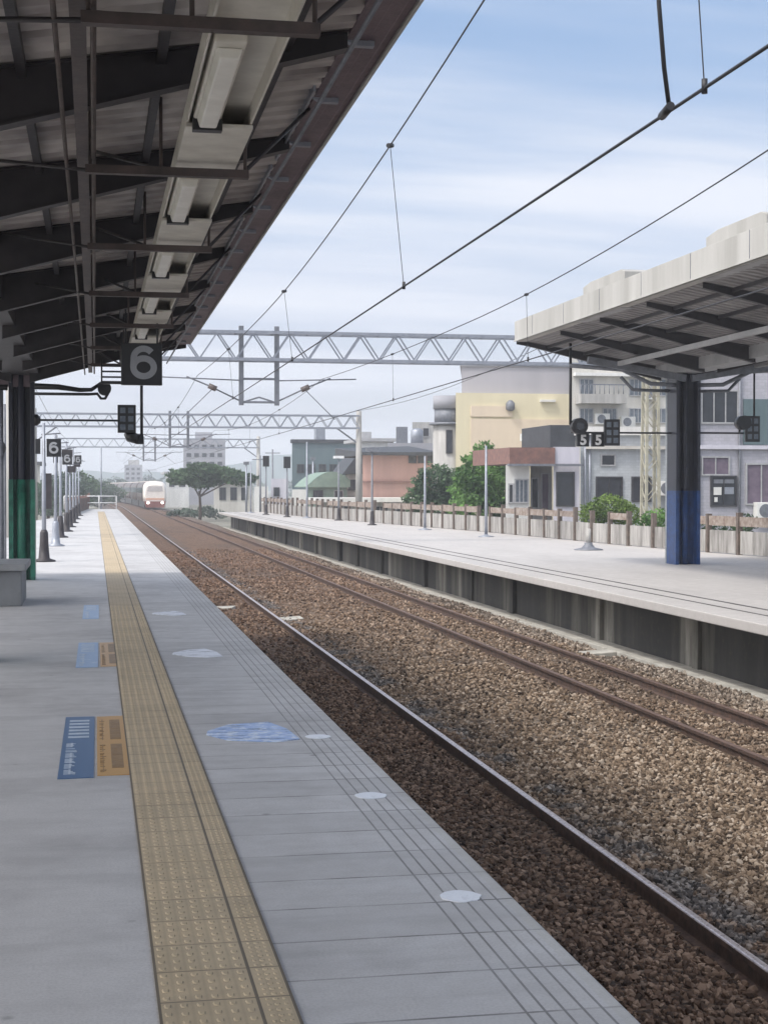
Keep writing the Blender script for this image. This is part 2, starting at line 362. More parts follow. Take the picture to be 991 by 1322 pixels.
def six_mesh(h, wd):
    r = .30*h; pts = []
    for i in range(13):                                             # top hook
        t = R(38+(180-38)*i/12); pts.append((r*.96*math.cos(t), .5*h-wd/2-r*.92+r*.92*math.sin(t)))
    yb = -.5*h+wd/2+r*.88
    pts += [(-r*.97, .5*h-wd/2-r*.92-.06*h), (-r, yb+.06*h)]
    pts += [(r*math.cos(R(180+360*i/30)), yb+r*.88*math.sin(R(180+360*i/30))) for i in range(31)]
    vs, n = [], len(pts)
    for i, p in enumerate(pts):
        a, b = Vector(pts[max(i-1, 0)]), Vector(pts[min(i+1, n-1)]); d = (b-a).normalized(); q = Vector((-d.y, d.x))*wd/2
        for sx in (1, -1): vs += [(p[0]+sx*q.x, -.003-.003*i/n, p[1]+sx*q.y), (p[0]+sx*q.x, .004, p[1]+sx*q.y)]
    fs = []
    for i in range(n-1):
        o, t = 4*i, 4*i+4; fs += [(o, o+2, t+2, t), (o, t, t+1, o+1), (o+2, o+3, t+3, t+2)]
    me = bpy.data.meshes.new('numeral'); me.from_pydata(vs, [], fs); return me
def numeral(txt, h, parent, loc, m, bold=.02):
    if txt == '6':
        me = six_mesh(h, h*.185); me.materials.append(m); o = bpy.data.objects.new('numeral', me); COL.objects.link(o); o.parent = parent; o.location = Vector(loc)-Vector(parent['_o']); return o
    me = text_mesh(txt, h/.72, .004, bold); me.materials.append(m); me.name = 'numeral'
    o = bpy.data.objects.new('numeral', me); COL.objects.link(o); o.parent = parent; o.location = Vector(loc)-Vector(parent['_o']); return o

def curve(y): return -max(0., y-186)**2/4200.                      # the line bends left beyond the platforms
# ------------------------------------------------------------------ ground, ballast, platforms
g = MB(); ys = [-60, 0, 60, 150, 300, 600, 1200, 2500]; xs = [-2500, -600, -60, 0, 60, 600, 2500]
g.add([(x, y, -1.62) for y in ys for x in xs], [(j*7+i, j*7+i+1, (j+1)*7+i+1, (j+1)*7+i) for j in range(7) for i in range(6)])
tag(g.build('ground', M['dirt']), kind='structure')
# ballast bed with a gently uneven surface, lower at the platform foot and the drain
xs = [1.0, 1.75, 2.1, 2.45, 2.72, 3.0, 3.3, 3.6, 3.76, 3.95, 4.3, 4.7, 5.1, 5.5, 5.9, 6.3, 6.68, 7.0, 7.2, 7.5, 7.75, 8.0, 8.3, 8.6, 8.9, 9.25]
ys = [-4+.3*i for i in range(120)]+[32+1.5*i for i in range(60)]+[125+8*i for i in range(33)]
def bed_z(x, y):
    z = -1.275+.022*math.sin(x*3.1+y*.9)*math.sin(y*1.7-x)+.02*math.sin(y*.43+x*2)
    if x < 2.0: z -= .05
    if x > 8.2: z -= .10*(x-8.2)
    if 4.1 < x < 6.3: z += .03*math.sin((x-4.1)/2.2*math.pi)
    return z
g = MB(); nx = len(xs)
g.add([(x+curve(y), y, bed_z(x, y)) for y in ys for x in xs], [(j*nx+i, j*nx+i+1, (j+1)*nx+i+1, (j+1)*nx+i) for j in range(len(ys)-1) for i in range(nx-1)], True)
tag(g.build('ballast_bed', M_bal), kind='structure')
# loose stones, one mass
phi = (1+5**.5)/2
ico = np.array([(-1,phi,0),(1,phi,0),(-1,-phi,0),(1,-phi,0),(0,-1,phi),(0,1,phi),(0,-1,-phi),(0,1,-phi),(phi,0,-1),(phi,0,1),(-phi,0,-1),(-phi,0,1)])/math.sqrt(1+phi*phi)
icf = np.array([(0,11,5),(0,5,1),(0,1,7),(0,7,10),(0,10,11),(1,5,9),(5,11,4),(11,10,2),(10,7,6),(7,1,8),(3,9,4),(3,4,2),(3,2,6),(3,6,8),(3,8,9),(4,9,5),(2,4,11),(6,2,10),(8,6,7),(9,8,1)])
def stones():
    pts = []
    for y0, y1, x0, x1, d in ((4.5, 10, 1.7, 5.2, 760), (8, 12, 3.6, 7.6, 640), (10, 16, 1.65, 9.0, 520), (14, 24, 1.65, 9.2, 300), (24, 34, 1.65, 9.2, 130), (34, 48, 1.65, 9.2, 80), (48, 70, 1.65, 9.2, 40)):
        n = int((y1-y0)*(x1-x0)*d); pts.append(np.stack([RNG.uniform(x0, x1, n), RNG.uniform(y0, y1, n)], 1))
    P = np.concatenate(pts)
    for rx in (2.69, 3.76, 6.66, 7.73):               # keep the rail heads clear
        P = P[np.abs(P[:, 0]-rx) > .075]
    # only what the view from about here can see: the platform hides the strip at its foot close by
    n = len(P); s = RNG.uniform(.009, .025, n)*(1+.5*np.clip((P[:, 1]-14)/30, 0, 1)); z = np.array([bed_z(x, y) for x, y in P])
    V = ico[None]*(1+RNG.uniform(-.42, .36, (n, 12, 1)))*RNG.uniform(.6, 1.4, (n, 1, 3))
    q = RNG.normal(size=(n, 4)); q /= np.linalg.norm(q, axis=1)[:, None]; w, x, y, zq = q.T
    Rm = np.stack([1-2*(y*y+zq*zq), 2*(x*y-w*zq), 2*(x*zq+w*y), 2*(x*y+w*zq), 1-2*(x*x+zq*zq), 2*(y*zq-w*x), 2*(x*zq-w*y), 2*(y*zq+w*x), 1-2*(x*x+y*y)], 1).reshape(n, 3, 3)
    V = np.einsum('nij,nkj->nki', Rm, V)*s[:, None, None]
    V += np.stack([P[:, 0], P[:, 1], z+s*RNG.uniform(.0, .9, n)], 1)[:, None, :]
    Fc = (icf[None]+12*np.arange(n)[:, None, None]).reshape(-1)
    me = bpy.data.meshes.new('ballast_stones'); me.vertices.add(n*12); me.vertices.foreach_set('co', V.reshape(-1).astype(np.float32))
    nf = n*20; me.loops.add(nf*3); me.loops.foreach_set('vertex_index', Fc.astype(np.int32)); me.polygons.add(nf)
    me.polygons.foreach_set('loop_start', np.arange(0, nf*3, 3, dtype=np.int32)); me.update()
    a = me.attributes.new('rnd', 'FLOAT', 'FACE'); a.data.foreach_set('value', np.repeat(RNG.uniform(0, 1, n), 20).astype(np.float32))
    sf = me.attributes.new('sharp_face', 'BOOLEAN', 'FACE'); sf.data.foreach_set('value', np.ones(nf, dtype=bool))
    me.materials.append(M_stone); o = bpy.data.objects.new('ballast_stones', me); COL.objects.link(o)
    tag(o, 'loose brown track ballast stones between and beside the rails', 'ballast', kind='stuff')
stones()

# near platform
p = MB(); poly = [(-4.3, -6), (1.60, -6), (1.60, 111), (-.6, 111), (-1.7, 84), (-4.3, 60)]
p.prism(poly, 'z', -1.6, 0); tag(p.build('near_platform', M_plat, bevel=.015), kind='structure')
# tactile paving: base plates and raised studs
t = MB(); t.box(.186, .605, 1, 100, .0, .006)
def stud(x, y, r, l):
    vs, n = [], 8
    for rr, zz in ((1, .006), (.66, .0088)):
        for k in range(n):
            a = 2*math.pi*k/n; vs.append((x+r*rr*math.cos(a), y+math.copysign(l, math.sin(a))+r*rr*math.sin(a), zz))
    t.add(vs, [tuple(range(n, 2*n))]+[(k, (k+1)%n, n+(k+1)%n, n+k) for k in range(n)])
y = 3.9
while y < 21:
    for i in range(6):
        for k in range(4): stud(.19+.025+.05*i, y+.0375+.075*k, .0125, .008)
    for k in range(6): stud(.5485, y+.025+.05*k, .010, .004); stud(.575, y+.025+.05*k, .006, .004); stud(.522, y+.025+.05*k, .006, .004)
    y += .3
tag(t.build('tactile_paving', M_tact), kind='structure')

# far platform: slab with an overhanging lip, set lower than the near one
FZ = -.25
fence_pts = [(19.0, 8), (18.3, 26), (17.3, 37.7), (16.35, 46), (16.0, 54), (15.55, 62), (14.2, 76), (13.2, 86), (12.4, 98), (11.9, 112)]
def fence_x(y):
    for (x0, y0), (x1, y1) in zip(fence_pts, fence_pts[1:]):
        if y0 <= y <= y1: return x0+(x1-x0)*(y-y0)/(y1-y0)
    return fence_pts[-1][0]
poly = [(8.80, -6), (8.80, 66), (8.78, 112)]+[(x+.35, y) for x, y in fence_pts[::-1]]+[(19.6, -6)]
s = MB(); s.prism(poly, 'z', FZ-.15, FZ); tag(s.build('far_platform', M_plat2, bevel=.015), kind='structure')
# two shallow channel lines and a paler coping strip along the lip
ln = MB()
for x0, x1 in ((9.40, 9.46), (9.84, 9.92)): ln.box(x0, x1, -6, 111.9, FZ, FZ+.004)
tag(ln.build('platform_joint_strip', mat('joint_dark', (.05, .048, .046), (.13, .125, .12), .9, 1.2, .1)), kind='structure')
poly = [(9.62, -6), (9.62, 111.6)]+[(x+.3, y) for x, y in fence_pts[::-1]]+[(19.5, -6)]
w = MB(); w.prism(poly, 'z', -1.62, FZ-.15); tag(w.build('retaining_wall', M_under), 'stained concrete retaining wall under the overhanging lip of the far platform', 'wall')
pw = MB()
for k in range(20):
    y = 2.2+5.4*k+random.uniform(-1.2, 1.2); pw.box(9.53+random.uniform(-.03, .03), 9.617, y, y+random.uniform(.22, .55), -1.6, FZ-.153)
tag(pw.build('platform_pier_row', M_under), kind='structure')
d = MB(); d.box(9.0, 9.18, -6, 111, -1.6, -1.30); d.box(9.18, 9.618, -6, 111, -1.6, -1.36)
tag(d.build('drain_kerb', M['drain'], bevel=.01), kind='structure')

# rails
def rail(x, top, label):
    o = thing('rail', label, 'rail', (x, 0, -1.15), 'rails of the two tracks')
    z = -1.15
    prof = [(-.062, z-.153), (.062, z-.153), (.062, z-.142), (.012, z-.125), (.009, z-.05), (.033, z-.036), (.033, z-.002), (-.033, z-.002), (-.033, z-.036), (-.009, z-.05), (-.012, z-.125), (-.062, z-.142)]
    ys = [-5, 186]+[192+6*i for i in range(32)]
    def sweep(pf):
        b, n = MB(), len(pf); vs = [(x+u+curve(y), y, w) for y in ys for u, w in pf]
        b.add(vs, [(i*n+k, i*n+(k+1) % n, (i+1)*n+(k+1) % n, (i+1)*n+k) for i in range(len(ys)-1) for k in range(n)]+[tuple(range(n)), tuple(range(len(vs)-n, len(vs)))]); return b
    sweep(prof).build('rail_body', M['rail_side'], o)
    sweep([(u, z+w) for u, w in ((-.031, -.0019), (.031, -.0019), (.026, .003), (.012, .006), (-.012, .006), (-.026, .003))]).build('rail_head', top, o)
rail(2.69, M['rail_top'], 'rail nearest the near platform edge, mostly hidden below it')
rail(3.76, M['rail_top'], 'bright worn rail running alone beside the near platform')
rail(6.66, M['rail_top_brown'], 'brown rail on the track-bed side of the far track')
rail(7.73, M['rail_top_brown'], 'brown rail nearest the far platform wall')

for (x, y, a, b, rz, lab) in ((4.12, 33.4, .34, .20, .3, 'pale broken concrete slab lying on the ballast right of the bright rail'), (2.95, 36.5, .30, .18, -.2, 'pale flat concrete piece on the ballast between platform and bright rail'), (8.45, 25.5, .4, .16, .1, 'pale concrete piece on the ballast at the foot of the far wall')):
    o = tag(MB().prism([(-a, -b), (a*.8, -b*1.1), (a, b*.7), (-a*.7, b)], 'z', -.04, .045).build('concrete_slab', M['drain'], bevel=.012), lab, 'concrete slab'); o.location = (x, y, bed_z(x, y)); o.rotation_euler = (.06, -.05, rz)

# ------------------------------------------------------------------ canopies
def canopy(nm, label, xc, w, ze, zc, y0, y1, fh, fmat, first_rafter, step, colm, col_ys, base_z, column_kw, sheet='sheet', dp=.30, tp=.32, lip=(.20, .10)):
    o = thing(nm, label, 'canopy', (xc, y1, base_z))
    sl = (ze-zc)/w
    def zr(x): return zc+sl*abs(x-xc)
    # corrugated sheets, one per wing
    for sgn in (-1, 1):
        prof = []; y = y0
        while y < y1-.01:
            prof += [(y, 0), (y+.12, 0), (y+.15, .045), (y+.23, .045)]; y += .26
        prof.append((y1, 0)); s = MB()
        xa, xb = xc+sgn*.1, xc+sgn*(w-.02)
        vs = [(xa, yy, zr(xa)+h) for yy, h in prof]+[(xb, yy, zr(xb)+h) for yy, h in prof]; n = len(prof)
        s.add(vs, [(i, i+1, n+i+1, n+i) for i in range(n-1)]).build('roof_sheet', M[sheet], o, solid=.012)
    y = first_rafter
    while y < y1:
        for sgn in (-1, 1):
            b = MB(); xa, xb = xc+sgn*.15, xc+sgn*(w-.22)
            for ya, yb, d0, d1 in ((y-.05, y+.05, .005, .02), (y-.006, y+.006, .02, dp-.015), (y-.06, y+.06, dp-.015, dp)):
                b.add([(xx, yy, zr(xx)-dd*(1 if xx == xa else tp)) for xx in (xa, xb) for dd in (d1, d0) for yy in (ya, yb)], [(0,2,3,1),(4,5,7,6),(0,1,5,4),(2,6,7,3),(0,4,6,2),(1,3,7,5)])
            b.build('rafter', M['dark_steel'], o)
        y += step
    # light longitudinal purlins hung between the rafters
    for sgn in (-1, 1):
        for f in (.30, .56, .80):
            x = xc+sgn*w*f; b = MB(); b.box(x-.025, x+.025, y0+.05, y1-.05, zr(x)-.075, zr(x)-.006); b.build('purlin', M['dark_steel'], o)
    for sgn in (-1, 1):
        xe = xc+sgn*w; b = MB()
        b.box(min(xe, xe+sgn*.05), max(xe, xe+sgn*.05), y0, y1, ze-.03, ze-.03+fh)
        b.box(min(xe, xe-sgn*lip[0]), max(xe, xe-sgn*lip[0]), y0, y1-.002, ze-.03-lip[1]*.15, ze-.03); b.box(min(xe-sgn*lip[0], xe-sgn*(lip[0]+.012)), max(xe-sgn*lip[0], xe-sgn*(lip[0]+.012)), y0, y1-.002, ze-.03-lip[1]*.15, ze-.03+lip[1])
        b.build('fascia', fmat, o, bevel=.008)
        xo = xe+sgn*.051; MB().box(min(xo, xo+sgn*.02), max(xo, xo+sgn*.02), y0, y1-.003, ze-.045, ze-.015).build('lit_edge_strip', M['fascia'], o)  # pale strip added to imitate the sky-lit lower edge of the fascia
        if fh < .3 and sgn > 0:
            yy = y0+.6
            while yy < y1:
                MB().prism([(xe-.27, ze-.02), (xe-.05, ze-.045), (xe-.05, ze-.075), (xe-.16, ze-.075)], 'y', yy, yy+.05).build('gutter_bracket', M['galv'], o); yy += 1.3
    e = MB()
    for sgn in (-1, 1):
        xa, xb = xc, xc+sgn*(w-.003)
        e.add([(xx, yy, zr(xx)+dz) for xx in (xa, xb) for dz in (-.10, .055) for yy in (y1, y1+.03)], [(0,2,3,1),(4,5,7,6),(0,1,5,4),(2,6,7,3),(0,4,6,2),(1,3,7,5)])
    e.build('end_trim', M['dark_steel'], o)
    gt = MB(); gt.box(xc-.28, xc+.28, y0, y1-.004, zc-.22, zc-.10); gt.box(xc-.30, xc-.28, y0, y1-.004, zc-.22, zc+.06); gt.box(xc+.28, xc+.30, y0, y1-.004, zc-.22, zc+.06)
    gt.build('valley_gutter', column_kw.get('gutter', M['dark_steel']), o)
    for cy in col_ys:
        c = MB(); hw = column_kw['w']/2; zb = base_z; zt = zc-.22; fl = .07
        for dz0, dz1, mm, sub in ((0, zt-zb, M['navy'], False),):
            c.box(xc-hw, xc-hw+fl, cy-hw, cy+hw, zb, zt); c.box(xc+hw-fl, xc+hw, cy-hw, cy+hw, zb, zt); c.box(xc-hw+fl, xc+hw-fl, cy-.05, cy+.05, zb, zt)
            c.path([(xc-.01, cy-.12, zb), (xc-.01, cy-.12, zt)], .075, 12)
        co = c.build('column', M['navy'], o, bevel=.006)
        k = MB(); zk = zb+column_kw['band']; e_ = .004
        k.box(xc-hw-e_, xc-hw+fl+e_, cy-hw-e_, cy+hw+e_, zb+.002, zk); k.box(xc+hw-fl-e_, xc+hw+e_, cy-hw-e_, cy+hw+e_, zb+.002, zk)
        k.path([(xc-.01, cy-.12, zb+.002), (xc-.01, cy-.12, zk)], .080, 12)
        k.box(xc-hw+fl, xc+hw-fl, cy-.055, cy+.055, zb+.002, zk)
        kb = k.build('painted_band', colm, co); kb.location = (0, 0, 0)
    return o, zr
LC, zrL = canopy('platform_canopy', 'dark butterfly canopy over the near platform on navy and green columns', -1.22, 2.82, 4.145, 3.72, -5, 27.6, .24, M['maroon'], .7, 2.6, M['green'], (27.3, 14.6), 0, dict(w=.43, band=1.72), dp=.40, tp=.25)
RC, zrR = canopy('platform_canopy', 'canopy with a deep pale fascia over the far platform on blue columns', 13.78, 3.78, 5.13, 4.50, 2, 36.2, .47, M['fascia'], 3.1, 2.75, M['blue'], (35, 23, 11), FZ, dict(w=.60, band=1.75, gutter=M['roof_grey']), sheet='sheet_dark', dp=.34)
# near canopy: cross bars carrying the light trunk, hangers and bracing
for k in range(7):
    y = 6.45+3.05*k; b = MB(); b.box(-.05, .93, y-.03, y+.03, 3.48, 3.53)
    for x in (-.02, .40, .91): b.path([(x, y, 3.50), (x, y, zrL(x)-.01)], .011, 6)
    b.build('cross_bar', M['brown_steel'], LC)
    for pa, pb_ in (((-.02, y+.01, 3.50), (-.75, y+.9, zrL(-.75)-.06)), ((.42, y+.01, 3.52), (-.02, y+1.0, 3.83)), ((.90, y+.01, 3.52), (1.40, y+.7, zrL(1.4)-.02))):
        MB().path([pa, pb_], .013, 6).build('brace', M['dark_steel'], LC)
b = MB(); b.box(-.10, -.03, 0, 27.5, 3.58, 3.63); b.path([(.0, 0, 3.57), (.0, 27.5, 3.57)], .014, 8); b.path([(-.16, 0, 3.55), (-.16, 27.5, 3.55)], .012, 8)
b.build('cable_duct', M['brown_steel'], LC)
for x in (1.25,): MB().path([(x, 0, zrL(x)-.33), (x, 27.5, zrL(x)-.33)], .013, 8).build('conduit', M['galv_dark'], LC)
# thick tapered arm carrying the left wing
MB().prism([(-1.42, 3.30), (-1.05, 3.30), (-1.05, 3.50), (-2.9, 3.86), (-2.9, 3.70)], 'y', 27.12, 27.46).build('wing_bracket', M['maroon'], LC)
MB().path([(-1.55, 27.0, 0), (-1.55, 27.0, 3.3)], .035, 10).build('drain_pipe', M['galv_dark'], LC)
# the lights: a trunk with cover plates, battens in the gaps
for y in (9.6, 12.0, 14.4, 16.8, 19.2, 21.6):
    MB().box(1.345, 1.36, y, y+2.1, 4.06, 4.20).build('gutter_liner', M['galv'], LC)
trunk = thing('light_trunking', 'pale metal trunking under the near canopy that carries the battens', 'trunking', (.68, 15, 3.53))
b = MB(); b.box(.50, .86, 5.2, 27.3, 3.70, 3.715); b.box(.50, .512, 5.2, 27.3, 3.60, 3.70); b.box(.848, .86, 5.2, 27.3, 3.60, 3.70); b.build('channel', M['tray'], trunk)
for k in range(7):
    y = 8.58+3.05*k; b = MB(); b.box(.495, .865, y, min(y+1.22, 27.4), 3.572, 3.597); b.build('cover_plate', M['tray'], trunk, bevel=.004)
places = ['nearest the camera', 'second from the camera', 'third from the camera', 'fourth from the camera', 'fifth from the camera', 'sixth from the camera', 'last of the row behind the hanging sign']
L0 = thing('ceiling_light', 'long white batten light under the near canopy, '+places[0], 'ceiling light', (.61, 7.8, 3.6), 'batten lights under the near canopy')
MB().box(.535, .685, 7.02, 8.56, 3.60, 3.66).build('housing', M['tray'], L0, bevel=.01)
MB().prism([(.55, 3.60), (.565, 3.545), (.655, 3.545), (.67, 3.60)], 'y', 7.10, 8.48).build('diffuser', M['lamp'], L0, bevel=.008)
MB().box(.53, .69, 8.5, 8.57, 3.54, 3.605).build('end_shadow', M['black'], L0)  # black block stands in for the shadow at the fixture end
for k in range(1, 7):
    if 7.8+3.05*k > 27: break
    c = copy_tree(L0, (.61, 7.8+3.05*k, 3.6)); c['label'] = 'long white batten light under the near canopy, '+places[k]

# far canopy: panel seams, roof vents, gutter struts
for k in range(14): MB().box(9.945, 9.951, 3.2+2.42*k, 3.2+2.42*k+.016, 5.105, 5.565).build('panel_seam', M['galv_dark'], RC)
for y, l, lab in ((30.2, 2.6, 'low pale roof vent on the far canopy, nearer its far end'), (23.6, 2.4, 'low pale roof vent on the far canopy at the right picture edge')):
    o = thing('roof_vent', lab, 'roof vent', (10.6, y, zrR(10.6)), 'vents on the far canopy roof')
    MB().prism([(y-l/2, zrR(10.5)+.05), (y+l/2, zrR(10.5)+.05), (y+l/2, 5.80), (y+l/2-.5, 5.86), (y-l/2+.2, 5.86), (y-l/2, 5.80)], 'x', 10.15, 10.95).build('vent_hood', M['fascia'], o, bevel=.01)
    MB().box(10.05, 11.05, y-l/2-.06, y+l/2+.06, zrR(10.5)+.03, zrR(10.5)+.10).build('flashing', M['roof_grey'], o)
b = MB()
for sgn in (-1, 1):
    b.path([(13.78+sgn*.25, 34.8, 4.0), (13.78+sgn*.9, 34.8, 4.02), (13.78+sgn*1.6, 34.8, 4.34), (13.78+sgn*2.9, 34.8, 4.42)], .05, 10)
    b.path([(13.78+sgn*.25, 35.2, 3.88), (13.78+sgn*1.2, 35.2, 3.90), (13.78+sgn*1.5, 35.2, 4.2)], .04, 10)
b.build('drain_pipe', M['galv_dark'], RC)
b = MB(); b.box(12.0, 12.1, 2.2, 36, 4.42, 4.52); b.box(15.4, 15.5, 2.2, 36, 4.42, 4.52); b.build('cable_duct', M['roof_grey'], RC)
b = MB(); b.beam((13.7, 34.7, 4.15), (11.3, 34.7, 4.55), .12, .16); b.beam((13.86, 34.7, 4.15), (16.3, 34.7, 4.55), .12, .16); b.build('wing_bracket', M['galv_dark'], RC)
MB().path([(13.53, 35.40, FZ), (13.53, 35.40, 4.3)], .05, 10).build('downpipe', M['bluegrey'], RC)

# ------------------------------------------------------------------ hanging signs and devices, near platform
def panel6(parent, x, y, z, w, h, m=None):
    MB().box(x-w/2, x+w/2, y, y+.09, z-h/2, z+h/2).build('display_box', M['black'], parent, bevel=.008)
    for i in range(2):
        for j in range(3):
            cx, cz = x+(i-.5)*w*.44, z+(j-1)*h*.30
            MB().box(cx-w*.15, cx+w*.15, y-.004, y+.01, cz-h*.10, cz+h*.10).build('display_cell', M['display'], parent)
s6 = thing('platform_sign', 'large black square sign with a grey numeral 6 hung from the near canopy', 'platform sign', (.60, 20, 3.15))
sx0, sx1, sz0, sz1 = X(157, 20), X(210, 20), Z(183, 497, 20), Z(183, 443, 20)
MB().box(sx0, sx1, 20, 20.12, sz0, sz1).build('sign_box', M['black'], s6, bevel=.008)
numeral('6', .43, s6, (X(186, 20), 19.992, Z(186, 468, 20)), M['sign_grey'])
for x in (sx0+.06, sx1-.06): MB().path([(x, 20.06, sz1-.01), (x, 20.06, zrL(x)-.02)], .012, 8).build('hanger_rod', M['black'], s6)
b = MB(); xl = X(132, 20)
for z in (sz0+.10, sz0+.17, sz0+.24): b.beam((xl, 20.06, z), (sx0-.001, 20.06, z), .024, .022)
b.path([(xl, 20.06, sz0+.02), (xl, 20.06, sz0+.32)], .011, 8); b.beam((xl+.01, 20.06, sz0+.03), (sx0-.001, 20.06, sz0+.03), .04, .04); b.build('side_rack', M['black'], s6)
arm = thing('cable_arm', 'black double pipe arm reaching out of the near column to a round device', 'cable arm', (-1, 26.9, 3.3))
b = MB(); b.path([(-1.0, 26.95, 3.30), (-.6, 26.95, 3.29), (-.25, 26.95, 3.245), (-.05, 26.95, 3.25), (.12, 26.95, 3.37)], [.055, .05, .04, .035, .03], 10); b.build('upper_pipe', M['black'], arm)
MB().path([(-1.0, 26.9, 3.17), (-.1, 26.9, 3.17), (.05, 26.9, 3.18), (.11, 26.9, 3.10), (.18, 26.9, 3.10), (.23, 26.9, 3.19)], .025, 8).build('lower_pipe', M['black'], arm)
MB().path([(.17, 26.80, 3.27), (.17, 27.05, 3.27)], .115, 16).build('round_device', M['black'], arm)
MB().path([(-1.44, 26.95, 3.27), (-2.4, 26.95, 3.33)], .05, 10).build('left_pipe', M['black'], arm)
dp = thing('display_panel', 'small dark six cell display on a thin rod arm from the near column', 'display panel', (-1, 27, 2.75))
panel6(dp, .545, 26.95, 2.76, .31, .48)
MB().path([(-1.0, 27.0, 2.73), (.40, 27.0, 2.73)], .018, 8).build('rod_arm', M['black'], dp)
MB().path([(-1.0, 27, 2.73), (-.955, 27, 2.73), (-.90, 27, 2.73)], [.10, .10, .05], 12).build('flange', M['black'], dp)
cam = thing('platform_camera', 'dark drop rod with a camera at its foot behind the numeral 6 sign', 'camera', (.80, 27, 2.4))
MB().path([(.80, 27.1, 2.36), (.80, 27.1, zrL(.8)-.02)], .026, 10).build('drop_rod', M['black'], cam)
b = MB(); b.path([(.545, 27.1, 2.52), (.60, 27.06, 2.46), (.74, 27.0, 2.41)], [.06, .10, .085], 12); b.box(.70, .83, 27.02, 27.16, 2.33, 2.50); b.build('camera_body', M['black'], cam)
# bench box
bn = thing('bench', 'grey concrete bench with a paler slab top beside the green column', 'bench', (-1.6, 21.5, 0))
MB().prism([(-4.0, 0), (-.96, 0), (-.96, .47), (-4.0, .47)], 'y', 21.2, 22.6).build('bench_base', M['bench'], bn, bevel=.015)
MB().box(-4.05, -.90, 21.12, 22.68, .472, .57).build('bench_top', M['bench_top'], bn, bevel=.015)

# ------------------------------------------------------------------ posts along the near platform
def lampost(x, y, top, zb, label, group, pale, sign, base=True, rr=.05):
    o = thing('platform_post', label, 'post', (x, y, zb), group)
    MB().path([(x, y, zb), (x, y, zb+1.2), (x, y, top)], [rr, rr*.9, rr*.62], 10).build('pole', M['galv'] if pale else M['galv_dark'], o)
    if base: MB().lathe([(.24, 0), (.24, .03), (.12, .07), (.095, .35), (.085, .62), (.055, .68)], (x, y, zb), 14).build('base', M['dark_steel'] if sign != 'pale' else M['galv'], o)
    return o
PG = 'posts along the left side of the near platform'
labs = ['nearest post on the near platform, dark flared base beside the green column', 'second near platform post, pale with a hanging dark board', 'third near platform post with a dark base and a number box', 'fourth near platform post, slim with a dark base', 'fifth near platform post, shorter with a dark base', 'sixth near platform post with a small top sign', 'seventh near platform post, just before the end fence', 'last and smallest near platform post by the end fence']
for i, (x, y, top) in enumerate([(-1.06, 33.7, 2.95), (-1.03, 42.4, 3.0), (-1.05, 49.5, 3.0), (-.98, 56, 3.2), (-.95, 62, 2.7), (-.92, 69, 3.3), (-.9, 77, 3.1), (-.85, 86, 3.2)]):
    o = lampost(x, y, top, 0, labs[i], PG, True, 'pale' if i == 1 else 'dark')
    MB().path([(x-.05, y, top-.25), (x+.35, y, top-.22)], .016, 6).build('bracket_arm', M['galv_dark'], o)
    if i in (0, 2, 5):
        MB().box(x-.02+.08, x+.36, y-.06, y+.06, top-.72, top-.34).build('number_box', M['black'], o)
        numeral('6', .25, o, (x+.21, y-.068, top-.53), M['sign_grey'], .012)
        MB().box(x-.22, x-.07, y-.04, y+.06, top-.66, top-.34).build('loudspeaker', M['black'], o)
    if i == 1: MB().box(x-.36, x-.10, y-.05, y+.05, 1.0, 1.95).build('hanging_board', M['dark_steel'], o)
    if i in (3, 4, 6): MB().box(x-.16, x+.22, y-.1, y+.1, top-.55, top-.30).build('lamp_head', M['dark_steel'], o)
o = thing('platform_post', 'thin grey post with a black round lamp at the left picture edge', 'post', (-1.72, 31, 0), PG)
MB().path([(-1.72, 31, 0), (-1.72, 31, 3.2)], .03, 10).build('pole', M['galv_dark'], o); MB().path([(-1.86, 30.9, 2.35), (-1.86, 31.1, 2.35)], .17, 14).build('lamp', M['black'], o)
o = thing('end_railing', 'pale pipe railing closing the far end of the near platform', 'railing', (0, 110.7, 0))
b = MB()
for z in (.45, .92): b.path([(-2.1, 110.7, z), (1.5, 110.7, z)], .035, 8)
for x in (-2.1, -.9, .3, 1.5): b.path([(x, 110.7, -.01), (x, 110.7, .92)], .035, 8)
b.build('rails', M['sign_white'], o); MB().path([(.45, 110.8, -.01), (.45, 110.8, 4.4)], .05, 8).build('tall_post', M['galv'], o)
def fence_run(pts, zb, h, label, step, pm, qm, pw=.12, top=None):
    o = thing('boundary_fence', label, 'fence', (*pts[0], zb)); pb = MB(); n = 0
    for (x0, y0), (x1, y1) in zip(pts, pts[1:]):
        L = math.hypot(x1-x0, y1-y0); k = max(1, round(L/step))
        for i in range(k):
            a = (x0+(x1-x0)*i/k, y0+(y1-y0)*i/k); c = (x0+(x1-x0)*(i+1)/k, y0+(y1-y0)*(i+1)/k)
            pb.beam((*a, zb+h*.44), (*c, zb+h*.44), .05, h*.84); n += 1
            if n <= 95: MB().box(a[0]-pw/2, a[0]+pw/2, a[1]-pw/2, a[1]+pw/2, zb, zb+h*random.uniform(.98, 1.04)).build('fence_post', qm, o)
            if top: pb.beam((a[0]-.0, a[1], zb+h*.91), (c[0], c[1], zb+h*.91), .09, h*.10)
    pb.build('fence_panel', pm, o); return o
fence_run([(-1.5, 84.2), (-.5, 111), (-.5, 150)], -.02, 1.0, 'brownish fence along the tapering left end of the near platform', 2.2, M['fence_post'], M['brick'])
